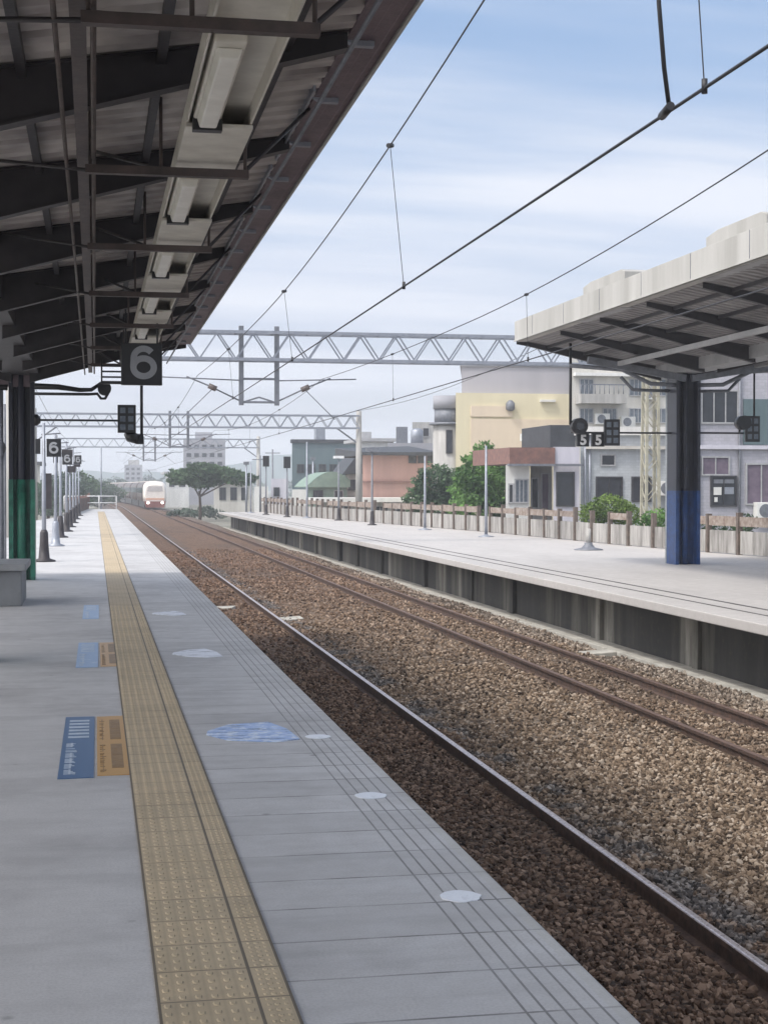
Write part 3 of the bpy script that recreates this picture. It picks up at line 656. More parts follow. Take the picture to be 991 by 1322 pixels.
# far platform boundary: concrete panels in rusty frames
ff = thing('boundary_fence', 'concrete panel fence with rusty posts along the back of the far platform', 'fence', (*fence_pts[1], FZ))
M_cop = mat('rust_stained_coping', (.33, .29, .255), (.165, .115, .09), .9, 6.5, .3)
pb = MB()
for (x0, y0), (x1, y1) in zip(fence_pts[1:], fence_pts[2:]):
    L = math.hypot(x1-x0, y1-y0); k = max(1, round(L/1.55))
    for i in range(k):
        a = (x0+(x1-x0)*i/k, y0+(y1-y0)*i/k); c = (x0+(x1-x0)*(i+1)/k, y0+(y1-y0)*(i+1)/k)
        pb.beam((*a, FZ+.33), (*c, FZ+.33), .06, .62)
        if random.random() > .18: MB().beam((a[0]-.01, a[1], FZ+.90), (c[0]-.01, c[1], FZ+.90), .09, .24+random.uniform(-.05, .05)).build('fence_coping', M_cop, ff)
        MB().box(a[0]-.09, a[0]+.05, a[1]-.07, a[1]+.07, FZ, FZ+random.uniform(1.04, 1.16)).build('fence_post', M['fence_post'], ff)
pb.build('fence_panel', M['fence_panel'], ff)

# ------------------------------------------------------------------ far platform furniture
FG = 'posts along the middle of the far platform'
for i, (x, y, top, pale, head, lab) in enumerate([
    (14.1, 55.2, 3.1, True, None, 'pale slim post on the far platform in front of the round green tree'),
    (13.8, 64.5, 2.9, True, None, 'pale slim post on the far platform in front of the darker tree'),
    (13.0, 72.8, 3.35, False, 'lamp', 'dark lamp post on the far platform in front of the pink building'),
    (13.0, 83.1, 3.2, False, 'lamp', 'lamp post with a pale head on the far platform left of the concrete mast'),
    (12.2, 90, 4.2, True, None, 'tall pale pole on the far platform before the teal building'),
    (11.4, 93, 3.4, False, 'box', 'dark signal pole near the far end of the far platform, right of two'),
    (11.0, 101, 3.6, False, 'box', 'dark signal pole near the far end of the far platform, left of two'),
    (10.7, 108, 3.3, True, None, 'farthest pale pole at the tip of the far platform')]):
    o = lampost(x, y, top, FZ, lab, FG, pale, 'pale' if pale else 'dark', base=not pale, rr=.06)
    if pale: MB().lathe([(.3, 0), (.3, .02), (.09, .06), (.07, .10)], (x, y, FZ), 12).build('base_plate', M['galv'], o)
    if head == 'lamp': MB().box(x-.28, x+.28, y-.12, y+.12, top-.08, top+.06).build('lamp_head', M['galv_dark'] if i == 2 else M['sign_white'], o)
    if head == 'box': MB().box(x-.2, x+.2, y-.12, y+.12, top-.7, top).build('signal_head', M['black'], o)
for i, (px, Y, tp_, lab) in enumerate(((318, 128, 596, 'slim grey pole beyond the far platform, nearest the dark flat topped tree'), (336, 134, 588, 'slim grey pole beyond the far platform with a small cross arm'), (404, 130, 590, 'slim grey pole before the left end of the teal warehouse'), (352, 145, 580, 'tallest slim pole beyond the far platform tip'))):
    x = X(px, Y); o = thing('line_pole', lab, 'pole', (x, Y, -1.6), 'slim poles beyond the far platform'); tz = Z(px, tp_, Y)
    MB().path([(x, Y, -1.6), (x, Y, tz)], [.10, .07], 8).build('shaft', M['galv_dark'] if i % 2 else M['galv'], o)
    if i in (1, 3): MB().beam((x-.7, Y, tz-.35), (x+.7, Y, tz-.35), .08, .08).build('cross_arm', M['galv_dark'], o)
    else: MB().box(x-.22, x+.22, Y-.12, Y+.12, tz-.25, tz).build('lamp_head', M['galv_dark'], o)
o = thing('post_base', 'low grey base plate with cut-off stump on the far platform', 'post base', (14.1, 43.2, FZ))
MB().lathe([(.42, 0), (.42, .025), (.20, .07), (.12, .16), (.12, .22)], (14.1, 43.2, FZ), 18).build('flange', M['galv_dark'], o); MB().path([(14.1, 43.2, FZ+.2), (14.1, 43.2, FZ+.62)], .07, 12).build('stump', M['concrete'], o)
# signs on the far column
fs = thing('platform_sign', 'pair of small black boxes with white numerals 5 on the far column arm', 'platform sign', (11.2, 35, 2.7))
for cx in (11.29, 11.66):
    nb = MB().box(cx-.15, cx+.15, 35, 35.1, 2.54, 2.85).build('number_box', M['black'], fs, bevel=.006); numeral('5', .23, nb, (cx, 34.992, 2.695), M['sign_white'], .012).location = (cx-11.2, -.008, -.005)
MB().path([(11.0, 35.06, 2.87), (13.48, 35.06, 2.87)], .022, 8).build('rod_arm', M['black'], fs)
dl = thing('display_panel', 'black six cell display on the left arm of the far column', 'display panel', (11.97, 34.9, 2.87), 'displays on the far column arms')
panel6(dl, 11.97, 34.9, 2.87, .38, .62)
cl = thing('platform_camera', 'round black camera on a drop rod from the left eave of the far canopy', 'camera', (11.0, 35, 3.0), 'cameras on the far canopy')
MB().path([(10.96, 34.95, 3.05), (10.96, 34.95, zrR(10.96)-.02)], .035, 10).build('drop_rod', M['black'], cl); MB().path([(11.14, 34.75, 3.01), (11.14, 34.99, 3.01)], .19, 18).build('camera_body', M['black'], cl); MB().path([(11.14, 34.72, 3.01), (11.14, 34.76, 3.01)], .10, 16).build('lens', M['glass'], cl)
dr = thing('display_panel', 'black six cell display on the right arm of the far column', 'display panel', (15.5, 34.9, 3.0), 'displays on the far column arms')
panel6(dr, 15.49, 34.9, 2.98, .36, .62); MB().path([(14.07, 35.05, 2.88), (15.32, 35.05, 2.88)], .022, 8).build('rod_arm', M['black'], dr); MB().path([(15.55, 34.97, 3.28), (15.55, 34.97, zrR(15.55)-.02)], .025, 8).build('drop_rod', M['black'], dr)
cr = thing('platform_camera', 'round black camera beside the right display of the far column', 'camera', (15.2, 34.9, 3.1), 'cameras on the far canopy')
MB().path([(15.2, 34.7, 3.12), (15.2, 34.95, 3.12)], .17, 16).build('camera_body', M['black'], cr); MB().path([(15.2, 34.97, 3.1), (15.2, 35.03, 2.9)], .025, 8).build('mount', M['black'], cr)

# ------------------------------------------------------------------ floor stickers and markings on the near platform
def glyphs(mb, x0, x1, y0, y1, nx, ny, z, fill=.55):
    cw, ch = (x1-x0)/nx, (y1-y0)/ny
    for i in range(nx):
        for j in range(ny):
            gx, gy = x0+i*cw, y0+j*ch
            for k in range(4):
                if random.random() < fill:
                    mb.box(gx+cw*.1, gx+cw*.9*random.uniform(.55, 1), gy+ch*(.1+.2*k), gy+ch*(.2+.2*k), z, z+.0012)
            if random.random() < .8: mb.box(gx+cw*.42, gx+cw*.56, gy+ch*.08, gy+ch*.92, z+.0003, z+.0009)
for (x, y0, y1, lab) in ((-.205, 8.62, 10.92, 'nearest of the three along the tactile strip'), (-.17, 13.9, 16.1, 'second along the tactile strip'), (-.15, 19.0, 21.2, 'farthest of the three along the tactile strip')):
    L = y1-y0; faded = y0 > 12
    b = thing('floor_sticker', 'long blue floor sticker with white lettering, '+lab, 'floor sticker', (x, y0, 0), 'blue floor stickers')
    MB().prism([(x, y0), (x+.195, y0+.01), (x+.20, y1), (x+.005, y1)], 'z', .0005, .004).build('sheet', M['sticker_blue'] if not faded else M['sticker_faded'], b)
    m = MB(); glyphs(m, x+.02, x+.105, y0+.10, y0+L*.52, 1, 6, .004, .9)
    for k in range(6): m.box(x+.035, x+.165, y0+L*(.60+.06*k), y0+L*(.628+.06*k), .004, .0052)
    m.build('lettering', M['ink_white'], b)
    if y0 < 18:
        q = thing('floor_sticker', 'orange floor sticker with brown lettering, '+('nearer of the two' if not faded else 'farther of the two'), 'floor sticker', (x+.21, y0, 0), 'orange floor stickers')
        xx = x+.215; MB().prism([(xx, y0+.06), (xx+.175, y0+.06), (xx+.18, y1), (xx, y1-.02)], 'z', .0005, .004).build('sheet', M['sticker_orange'], q)
        m = MB(); glyphs(m, xx+.012, xx+.058, y0+.14, y0+L*.48, 1, 7, .004, .9); glyphs(m, xx+.012, xx+.058, y0+L*.55, y0+L*.93, 1, 6, .004, .5)
        for f0, f1 in ((.12, .48), (.56, .92)):
            m.box(xx+.082, xx+.150, y0+L*f0, y0+L*f1, .004, .0048)
            for k in range(4): m.box(xx+.087, xx+.145, y0+L*(f0+.02+.085*k), y0+L*(f0+.055+.085*k), .0049, .0054)
        m.build('lettering', M['ink_brown'], q)
for (x0, x1, y0, y1, mm, lab) in ((.70, 1.27, 9.62, 10.45, 'sticker_paleblue', 'worn pale blue boarding mark on the slabs right of the tactile strip'), (.72, 1.18, 14.5, 15.3, 'sticker_white', 'worn white boarding mark right of the tactile strip, middle one'), (.70, 1.12, 19.3, 20.0, 'sticker_white', 'worn white boarding mark right of the tactile strip, farthest one')):
    ym = (y0+y1)/2
    tag(MB().prism([(x0, ym-.05), (x0+.12, y0+.12), (x1-.16, y0), (x1, y0+.08), (x1-.03, ym+.1), (x1-.12, y1), (x0+.18, y1-.06), (x0+.02, ym+.1)], 'z', .0005, .004).build('boarding_mark', M[mm], loc=(x0, ym, 0)), lab, 'floor marking', 'boarding marks on the slabs')
for k, y in enumerate((5.86, 7.86, 9.78)):
    a = [(1.395+.082*math.cos(t)*random.uniform(.93, 1.05), y+.085*math.sin(t)*random.uniform(.93, 1.05)) for t in [2*math.pi*i/20 for i in range(20)]]
    tag(MB().prism(a, 'z', .0005, .004).build('edge_disc', M['disc_white'], loc=(1.395, y, 0)), ('white round disc on the grooved platform edge, %s of the three' % ('nearest', 'middle', 'farthest')[k]), 'floor marking', 'white discs on the platform edge')

# ------------------------------------------------------------------ catenary gantries
def gantry(y, x0, x1, zb, zt, label, mast_mats, zL, zRt, drop, node=1.15):
    o = thing('catenary_gantry', label, 'gantry', ((x0+x1)/2, y, zb), 'catenary gantries')
    hw = .28
    for z, nm in ((zt, 'top_chord'), (zb, 'bottom_chord')):
        b = MB()
        for s in (-hw, hw): b.beam((x0, y+s, z), (x1, y+s, z), .10, .10)
        b.build(nm, M['galv'], o)
    b = MB(); n = round((x1-x0)/node)
    for s in (-hw, hw):
        for i in range(n):
            xa, xb = x0+(x1-x0)*i/n, x0+(x1-x0)*(i+1)/n; xm = (xa+xb)/2
            b.beam((xa, y+s, zb), (xm, y+s, zt), .045, .045); b.beam((xm, y+s, zt), (xb, y+s, zb), .045, .045)
    for i in range(n+1):
        xa = x0+(x1-x0)*i/n; b.beam((xa, y-hw, zb), (xa, y+hw, zb), .04, .04); b.beam((xa, y-hw, zt-.003), (xa, y+hw, zt-.003), .04, .04)
    b.build('lattice', M['galv'], o)
    for (x, mk, zg) in ((x0, mast_mats[0], zL), (x1, mast_mats[1], zRt)):
        b = MB()
        if mk == 'lattice':
            w = .24
            for sx in (-w, w):
                for sy in (-w, w): b.beam((x+sx, y+sy, zg), (x+sx*.75, y+sy*.75, zt+.25), .09, .09)
            k = 14
            for i in range(k):
                za, zc2 = zg+(zt-zg)*i/k, zg+(zt-zg)*(i+1)/k; f = 1-.25*i/k
                for sy in (-w, w): b.beam((x-w*f, y+sy*f, za), (x+w*f, y+sy*f, zc2), .05, .02) if i % 2 else b.beam((x+w*f, y+sy*f, za), (x-w*f, y+sy*f, zc2), .05, .02)
                for sx in (-w, w): b.beam((x+sx*f, y-w*f, za), (x+sx*f, y+w*f, zc2), .02, .05)
            b.build('mast', M['mast_yellow'], o)
        else:
            b.path([(x, y, zg), (x, y, zt+.3)], [.22, .17], 14); b.build('mast', M['concrete'], o)
            b = MB(); sg = 1 if x < (x0+x1)/2 else -1; b.beam((x, y, zb-1.0), (x+sg*1.4, y, zb), .09, .09); b.build('knee_brace', M['galv_dark'], o)
    xa, xb, zd = drop
    for x in (xa, xb): MB().box(x-.075, x+.075, y-.075, y+.075, zd, zt+.22).build('drop_post', M['galv_dark'], o)
    b = MB()
    for z in (zd+.85, zd+.10): b.beam((xa, y, z), (xb, y, z), .06, .07)
    b.beam((xa, y, zd+.08), (xa+(xb-xa)*.5, y, zd+.26), .05, .05); b.beam((xb, y, zd+.08), (xa+(xb-xa)*.5, y, zd+.26), .05, .05); b.build('cross_tie', M['galv_dark'], o)
    for xs_, sg in ((xa, -1), (xb, 1)):
        c = MB(); c.path([(xs_, y, zd+.12), (xs_+sg*1.05, y, zd+.62), (xs_+sg*1.75, y, zd+.90)], .025, 8); c.path([(xs_, y, zd+.80), (xs_+sg*2.6, y, zd+.88)], .02, 8); c.path([(xs_+sg*.9, y, zd+.54), (xs_+sg*1.9, y, 3.78+(zd-4.2)*0)], .015, 6)
        ca = c.build('cantilever', M['galv_dark'], o)
        i_ = MB(); i_.path([(xs_+sg*.80, y, zd+.51), (xs_+sg*1.05, y, zd+.62)], .09, 10); ins = i_.build('insulator', M['ceramic'], ca)
    return o
gantry(50, -2.55, 18.5, 5.68, 6.55, 'nearest lattice gantry over both tracks, on a yellow lattice mast', ('concrete', 'lattice'), -1.6, FZ-.2, (4.65, 5.80, 4.22))
gantry(96, -3.6, 16.3, 5.25, 6.02, 'middle gantry over the tracks, on a grey concrete mast at right', ('concrete', 'concrete'), -1.6, FZ-.5, (4.55, 5.65, 3.95), 1.0)
gantry(150, -3.6, 15.6, 5.35, 6.15, 'farthest gantry over the tracks, beyond the platform ends', ('concrete', 'concrete'), -1.6, -1.6, (4.6, 5.7, 4.0), 1.2)

# ------------------------------------------------------------------ overhead lines
def mz(y):
    if y < 30: return 4.92+.0023*(30-y)**2
    if y < 50: return 4.92+.0006*(y-30)**2
    if y < 96: return 4.62+.00103*(y-73)**2
    return 4.55+.0008*(y-123)**2 if y < 150 else 4.6+.0006*(y-180)**2
def line(xc, dz, drops, label, extra=None):
    o = thing('overhead_line', label, 'overhead line', (xc, 0, 4), 'overhead lines of the two tracks')
    ys = [-4+1.5*i for i in range(60)]+[88+4*i for i in range(40)]
    def xm(y): return xc-.16+.002*min(y, 60) if extra else xc
    def zc(y): return 3.82-.0016*min(y, 60)
    MB().path([(xm(y), y, mz(y)+dz) for y in ys], .009, 6).build('messenger_wire', M['wire'], o)
    MB().path([(xc+.03*math.sin(y*.06), y, zc(y)) for y in ys], .0105, 6).build('contact_wire', M['wire'], o)
    for y in drops:
        d = MB(); d.path([(xm(y), y, mz(y)+dz), (xc+.03*math.sin(y*.06), y, zc(y))], .0042, 5)
        d.path([(xm(y)-.03, y-.04, mz(y)+dz-.01), (xm(y)+.03, y+.04, mz(y)+dz+.01)], .026, 8); d.path([(xc+.03*math.sin(y*.06), y, zc(y)-.03), (xc+.03*math.sin(y*.06), y, zc(y)+.05)], .018, 8)
        d.build('dropper', M['wire'], o)
    if extra:
        d = MB(); d.path([(3.14, 8.3, 5.3), (3.13, 8.4, 4.75), (3.17, 8.45, 4.35), (3.24, 8.55, 4.02), (3.33, 8.7, zc(8.7)+.02)], .014, 8); d.path([(3.30, 8.6, zc(8.6)+.01), (3.34, 8.85, zc(8.8)+.01)], .026, 8)
        d.path([(3.14, 8.3, 5.3), (3.14, 8.3, mz(8.3))], .014, 8); d.build('jumper_cable', M['wire'], o)
line(3.31, 0, (8.15, 16.7, 26.5, 38, 62, 74, 86), 'messenger and contact wire above the near track, with a looped jumper', True)
line(7.30, -.06, (14, 25.8, 38, 62, 74, 86), 'messenger and contact wire above the far track, ending behind the far canopy')
for k, (x, y0, z0, y1, z1, lab) in enumerate(((-2.4, 50, 5.9, 150, 5.9, 'feeder wire along the left masts'), (16.0, 50, 6.9, 96, 6.3, 'feeder wire along the right masts'))):
    tag(MB().path([(x, y0+(y1-y0)*i/12, z0+(z1-z0)*i/12-.5*math.sin(math.pi*i/12)) for i in range(13)], .012, 6).build('feeder_wire', M['wire'], loc=(x, y0, z0)), lab+' between the gantries', 'wire')

# ------------------------------------------------------------------ train on the far track
tr = thing('train', 'oncoming train with a bright white nose and red skirt on the far track', 'train', (7.2, 190, -1.15))
tx, zr = 7.2, -1.15
def sect(sc, dz, y):   # coach cross section
    pr = [(-1.38, .95), (-1.42, 1.6), (-1.40, 2.6), (-1.27, 3.05), (-.95, 3.32), (0, 3.42), (.95, 3.32), (1.27, 3.05), (1.40, 2.6), (1.42, 1.6), (1.38, .95)]
    return [(tx+x*sc, y, zr+.95+(z-.95)*sc+dz) for x, z in pr]
def loft(secs):
    b = MB(); n = len(secs[0])
    for a, c in zip(secs, secs[1:]): b.add(a+c, [(i, i+1, n+i+1, n+i) for i in range(n-1)]+[(n-1, 0, n, 2*n-1)], True)
    b.add(secs[0], [tuple(range(n))]); b.add(secs[-1], [tuple(range(n))]); return b
for k in range(6):
    y0 = 192.2+k*21; keep = tx
    def sh(vs): return [(x+curve(y), y, z) for x, y, z in vs]
    yy = [y0+5.05*i for i in range(5)]
    c = loft([sh(sect(1, 0, y)) for y in yy]).build('coach_body', M['train_body'], tr)
    loft([sh([(tx+a_, y, zr+3.06+b2) for a_, b2 in ((-1.2, 0), (-.9, .30), (0, .42), (.9, .30), (1.2, 0))]) for y in yy]).build('roof', M['train_roof'], c)
    for nm, x0, x1, z0, z1, mm in (('window_band', -1.435, -1.40, 1.95, 2.6, 'glass'), ('underframe', -1.2, 1.2, .15, .94, 'black')):
        b = MB(); b.add([(tx+xx+curve(y), y, zr+zz) for y in (y0+.6, y0+10.1, y0+19.6) for zz in (z0, z1) for xx in (x0, x1)], [(0, 1, 3, 2), (8, 9, 11, 10)]+[(4*i+p_, 4*i+q_, 4*i+4+q_, 4*i+4+p_) for i in (0, 1) for p_, q_ in ((0, 1), (1, 3), (3, 2), (2, 0))]); b.build(nm, M[mm], c)
cab = loft([sect(.80, 0, 189.9), sect(.93, 0, 190.25), sect(1, 0, 191.2), sect(1, 0, 192.15)]).build('cab', M['train_white'], tr)
MB().add([(tx-.95, 189.95, zr+2.15), (tx+.95, 189.95, zr+2.15), (tx+.85, 190.05, zr+2.78), (tx-.85, 190.05, zr+2.78), (tx-.95, 189.87, zr+2.15), (tx+.95, 189.87, zr+2.15), (tx+.85, 189.88, zr+2.78), (tx-.85, 189.88, zr+2.78)], [(4,5,6,7),(0,1,5,4),(1,2,6,5),(2,3,7,6),(3,0,4,7)]).build('windscreen', mat('pale_windscreen', (.56, .52, .50), (.46, .43, .42), .12, 3, 0), tr)
MB().box(tx-1.12, tx+1.12, 189.86, 190.4, zr+1.12, zr+1.34).build('orange_stripe', M['train_orange'], tr)
MB().prism([(tx-1.3, zr+.95), (tx+1.3, zr+.95), (tx+1.05, zr+.20), (tx-1.05, zr+.20)], 'y', 189.7, 191.8).build('skirt', M['train_red'], tr)
for sx in (-.85, .85): MB().path([(tx+sx, 189.66, zr+.78), (tx+sx, 189.8, zr+.78)], .16, 14).build('headlight', M['headlight'], tr)
b = MB(); b.path([(tx-.5, 205, zr+3.7), (tx+.2, 206.2, zr+4.3), (tx-.3, 205, zr+4.9)], .05, 6); b.beam((tx-.8, 205, zr+4.9), (tx+.8, 205, zr+4.9), .06, .05); b.build('pantograph', M['galv_dark'], tr)

# ------------------------------------------------------------------ buildings
GZ = -1.6
def window(parent, x0, x1, z0, z1, y, glass='glass', frame='alu', mull=1, fw=.06, side=None):
    f = MB(); f.box(x0-fw, x1+fw, y-.07, y+.02, z0-fw, z0); f.box(x0-fw, x1+fw, y-.07, y+.02, z1, z1+fw); f.box(x0-fw, x0, y-.07, y+.02, z0, z1); f.box(x1, x1+fw, y-.07, y+.02, z0, z1)
    for i in range(1, mull+1):
        xm = x0+(x1-x0)*i/(mull+1); f.box(xm-.02, xm+.02, y-.055, y+.02, z0, z1)
    fo = f.build('window', M[frame], parent)
    MB().box(x0, x1, y-.02, y+.03, z0, z1).build('pane', M[glass], fo); return fo
def wpx(parent, a, b, c, d, Y, **k):      # window between photo columns a-b and rows c-d on the facade at distance Y
    window(parent, X(a, Y), X(b, Y), Z(a, d, Y), Z(a, c, Y), Y, **k)
def block(parent, a, b, top, Y, depth, m, name='wall', zb=GZ, gap=.0):
    x0, x1 = X(a, Y)+gap, X(b, Y)-gap; k = 1+depth/Y
    MB().prism([(x0, Y), (x1, Y), (x1*k, Y+depth), (x0*k, Y+depth)], 'z', zb, Z((a+b)/2, top, Y)).build(name, m, parent)
    return x0, x1, Z((a+b)/2, top, Y)
def acunit(parent, x, y, z):
    a = MB().box(x-.42, x+.42, y-.36, y-.01, z, z+.62).build('air_conditioner', M['white'], parent, bevel=.02); MB().path([(x-.08, y-.375, z+.31), (x-.08, y-.355, z+.31)], .25, 18).build('fan_grille', M['galv_dark'], a)
def house(name, label, px, Y): return thing(name, label, 'building', (X(px, Y), Y, GZ))
# lilac house at far right
hb = house('house', 'lilac grey tiled house right of the blue column, with a dark noticeboard window', 945, 54)
x0, x1, zt = block(hb, 897, 1090, 440, 54, 7.2, M['lilac'])
wpx(hb, 905, 950, 505, 545, 54, glass='glass', mull=2); wpx(hb, 906, 939, 591, 612, 54, glass='mauve_glass', mull=1); wpx(hb, 918, 948, 616, 652, 54, frame='dark_frame', mull=1)
for (a_, b__, t_, u_, mm) in ((920, 946, 619, 624, 'galv_dark'), (920, 930, 629, 639, 'white'), (934, 946, 629, 638, 'galv'), (921, 925, 642, 648, 'white')):
    MB().box(X(a_, 54), X(b__, 54), 53.95, 53.975, Z(a_, u_, 54), Z(a_, t_, 54)).build('posted_sheet', M[mm], hb)
wpx(hb, 963, 1000, 600, 650, 54, glass='mauve_glass'); wpx(hb, 1015, 1050, 505, 545, 54)
MB().box(x0-.1, x1, 53.86, 54.02, Z(945, 580, 54), Z(945, 575, 54)).build('string_course', M['bay'], hb)
MB().box(X(958, 54), X(990, 54), 53.93, 54.02, Z(945, 574, 54), Z(945, 515, 54)).build('grey_panel', M['teal'], hb)
acunit(hb, X(985, 54), 54, Z(985, 670, 54))
b = MB(); [b.path([(X(p_, 54), 53.93, GZ), (X(p_, 54), 53.93, zt)], .05, 8) for p_ in (953, 901)]; b.build('downpipe', M['galv_dark'], hb)
# blue grey house
ha = house('house', 'blue grey tiled house behind the yellow mast, two dark windows above a bush', 810, 62)
x0, x1, zt = block(ha, 749, 878, 562, 62, 9, M['bluegrey'])
wpx(ha, 770, 801, 617, 646, 62, mull=1, frame='dark_frame'); wpx(ha, 816, 838, 617, 646, 62, mull=0, frame='dark_frame')
MB().box(x0-.1, x1+.1, 61.8, 71, zt, zt+.35).build('roof_slab', M['white'], ha)
MB().box(x0+.2, x1, 61.75, 62.01, Z(810, 580, 62), Z(810, 576, 62)).build('string_course', M['offwhite'], ha)
b = MB(); [b.path([(X(p_, 62), 61.93, GZ), (X(p_, 62), 61.93, zt)], .05, 8) for p_ in (754, 760, 848)]; b.build('downpipe', M['galv'], ha)
wpx(ha, 776, 792, 588, 600, 62, mull=0); acunit(ha, X(858, 62), 62, Z(858, 640, 62))
# white house with brown band
hw_ = house('house', 'small white house with a brown red roof band and a lilac bay', 690, 62)
block(hw_, 652, 683.5, 600, 62, 6, M['white'], 'annex', gap=.01); block(hw_, 683.5, 713, 600, 63.4, 4.6, M['concrete'], 'recess_wall', gap=.02); block(hw_, 713, 748, 577, 61.7, 6, M['bay'], 'bay', gap=.02)
MB().box(X(654, 62), X(712.4, 62), 61.6, 67.9, Z(680, 599, 62), Z(680, 578, 62)).build('roof_band', M['brick'], hw_)
MB().box(X(715, 62), X(748, 62), 62.6, 67, Z(730, 577, 61.7)+.002, Z(730, 548, 62)).build('roof_screen', M['roof_dark'], hw_)
MB().box(X(651, 62), X(749.5, 62)-.1, 61.35, 61.59, Z(700, 602, 62), Z(700, 599, 62)).build('eave', M['galv_dark'], hw_)
wpx(hw_, 719, 739, 611, 652, 61.7, frame='dark_frame', mull=0); wpx(hw_, 657, 661, 626, 648, 62, mull=0); wpx(hw_, 665, 680, 620, 648, 62, glass='display', mull=2)
window(hw_, X(686, 63.4), X(693, 63.4), Z(690, 655, 63.4), Z(690, 618, 63.4), 63.4, mull=0); window(hw_, X(699, 63.4), X(707, 63.4), Z(700, 658, 63.4), Z(700, 612, 63.4), 63.4, glass='mauve_glass', mull=0)
# beige flats behind
hc = house('apartment_building', 'beige flats with balconies seen under the far canopy above the small houses', 800, 86)
x0, x1, zt = block(hc, 737, 905, 438, 86, 8, M['offwhite'])
for r, (t0, t1) in enumerate(((452, 468), (490, 510), (528, 545))):
    for a in (748, 778, 812, 842):
        if r == 1 and a == 778: continue
        wpx(hc, a, a+16, t0, t1, 86, glass='display', mull=2)
bl = MB().box(X(742, 86), X(800, 86), 84.9, 85.99, Z(770, 522, 86), Z(770, 510, 86)).build('balcony', M['concrete'], hc); b = MB(); [b.path([(X(742+6*i, 86), 84.95, Z(770, 510, 86)), (X(742+6*i, 86), 84.95, Z(770, 498, 86))], .025, 6) for i in range(10)]; b.beam((X(742, 86), 84.95, Z(770, 498, 86)), (X(800, 86), 84.95, Z(770, 498, 86)), .06, .06); b.build('railing', M['galv_dark'], bl)
MB().box(X(739, 86), X(900, 86), 85.5, 85.99, Z(770, 486, 86), Z(770, 482, 86)).build('canopy_ledge', M['white'], hc)
for a, t_ in ((775, 548), (835, 516), (808, 552)): acunit(hc, X(a, 86), 86, Z(a, t_, 86))
# yellow building with round corner
hy = house('commercial_building', 'large pale yellow building with a mauve grey upper storey and rounded corner', 650, 97)
x0, x1, zt = block(hy, 588, 760, 508, 97, 14, M['yellow_wall'])
# curved upper storey
a0, a1 = X(600, 97), X(790, 97); kk = 1+13.6/97; zu0, zu1 = zt+.004, Z(690, 473, 97); arc = [(a0+(a1-a0)*i/16, 97.2+1.6*(1-math.sin(math.pi*(.18+.5*i/16)))) for i in range(17)]
MB().prism(arc+[(a1*kk, 110.8), (a0*kk, 110.8)], 'z', zu0, zu1).build('upper_storey', M['mauve'], hy)
MB().prism([(x-.15, y-.12) for x, y in arc]+[(a1*kk, 110.9), (a0*kk-.15, 110.9)], 'z', zu1, zu1+.18).build('parapet', M['far_grey'], hy)
MB().box(X(607, 97), X(735, 97), 96.9, 97.01, Z(660, 596, 97), Z(660, 541, 97)).build('render_panel', M['apricot'], hy); MB().box(X(607, 97), X(660, 97), 96.86, 97.01, Z(630, 538, 97), Z(630, 524, 97)).build('lintel_panel', M['apricot'], hy)
MB().box(X(696, 97), X(715, 97), 96.7, 97.01, Z(700, 519, 97), Z(700, 516, 97)).build('ledge', M['white'], hy)
MB().lathe([(.12, 0), (.30, .12), (.30, .5), (.10, .7)], (X(657, 97), 96.75, Z(657, 531, 97)), 12).build('wall_lamp', M['galv_dark'], hy)
tw = MB(); tc_x, tc_y, tr_ = X(583, 97), 98.2, .95
tw.lathe([(tr_, 0), (tr_, Z(583, 546, 97)-GZ)], (tc_x, tc_y, GZ), 28); tw.build('round_tower', M['concrete'], hy)
MB().lathe([(tr_-.08, Z(583, 546, 97)), (tr_-.08, Z(583, 527, 97))], (tc_x, tc_y, 0), 28).build('tower_glazing', M['galv_dark'], hy)
MB().lathe([(tr_+.25, Z(583, 548, 97)), (tr_+.25, Z(583, 545, 97))], (tc_x, tc_y, 0), 28).build('balcony_slab', M['galv_dark'], hy)
MB().lathe([(tr_, Z(583, 527, 97)), (tr_, Z(583, 510, 97))], (tc_x, tc_y, 0), 28).build('tower_cap', M['far_grey'], hy)
window(hy, tc_x-.28, tc_x+.02, Z(575, 584, 97), Z(575, 556, 97), tc_y-tr_-.01, mull=0, frame='dark_frame')
# pink building and its neighbours
hp = house('workshop', 'dusty pink flat wall building under a dark sheet roof beside the concrete mast', 515, 112)
x0, x1, zt = block(hp, 468, 572, 588, 112, 12, M['pink'])
MB().add([(X(462, 112), 111.2, Z(465, 584, 112)), (X(566, 112), 111.2, Z(560, 584, 112)), (X(566, 112), 123, Z(560, 571, 112)), (X(462, 112), 123, Z(465, 574, 112)), (X(462, 112), 111.2, zt), (X(566, 112), 111.2, zt), (X(566, 112), 123, zt), (X(462, 112), 123, zt)], [(0,1,2,3),(4,7,6,5),(0,4,5,1),(1,5,6,2),(2,6,7,3),(3,7,4,0)]).build('roof', M['roof_dark'], hp)
MB().box(X(468, 112), X(570, 112), 111.8, 112.01, Z(500, 623, 112), Z(500, 621, 112)).build('string_course', M['brick'], hp)
for a in (528, 540, 552): wpx(hp, a, a+8, 588, 597, 112, mull=0, frame='dark_frame')
hl = house('shop_row', 'low pale shopfront row with awnings behind the far platform fence', 480, 106)
x0, x1, zt = block(hl, 408, 566, 648, 106, 5, M['concrete'])
MB().box(x0-.1, X(566, 106), 105.0, 111, zt, zt+.28).build('awning', M['white'], hl)
for a, b_ in ((434, 452), (480, 500), (512, 522), (532, 548)): wpx(hl, a, b_, 654, 664, 106, frame='alu', mull=1)
MB().box(X(478, 106), X(520, 106), 105.4, 105.99, Z(500, 672, 106), Z(500, 664, 106)).build('counter', M['white'], hl)
hr = house('house', 'grey flat house with a roof tank cabin rising behind the pink building', 535, 132)
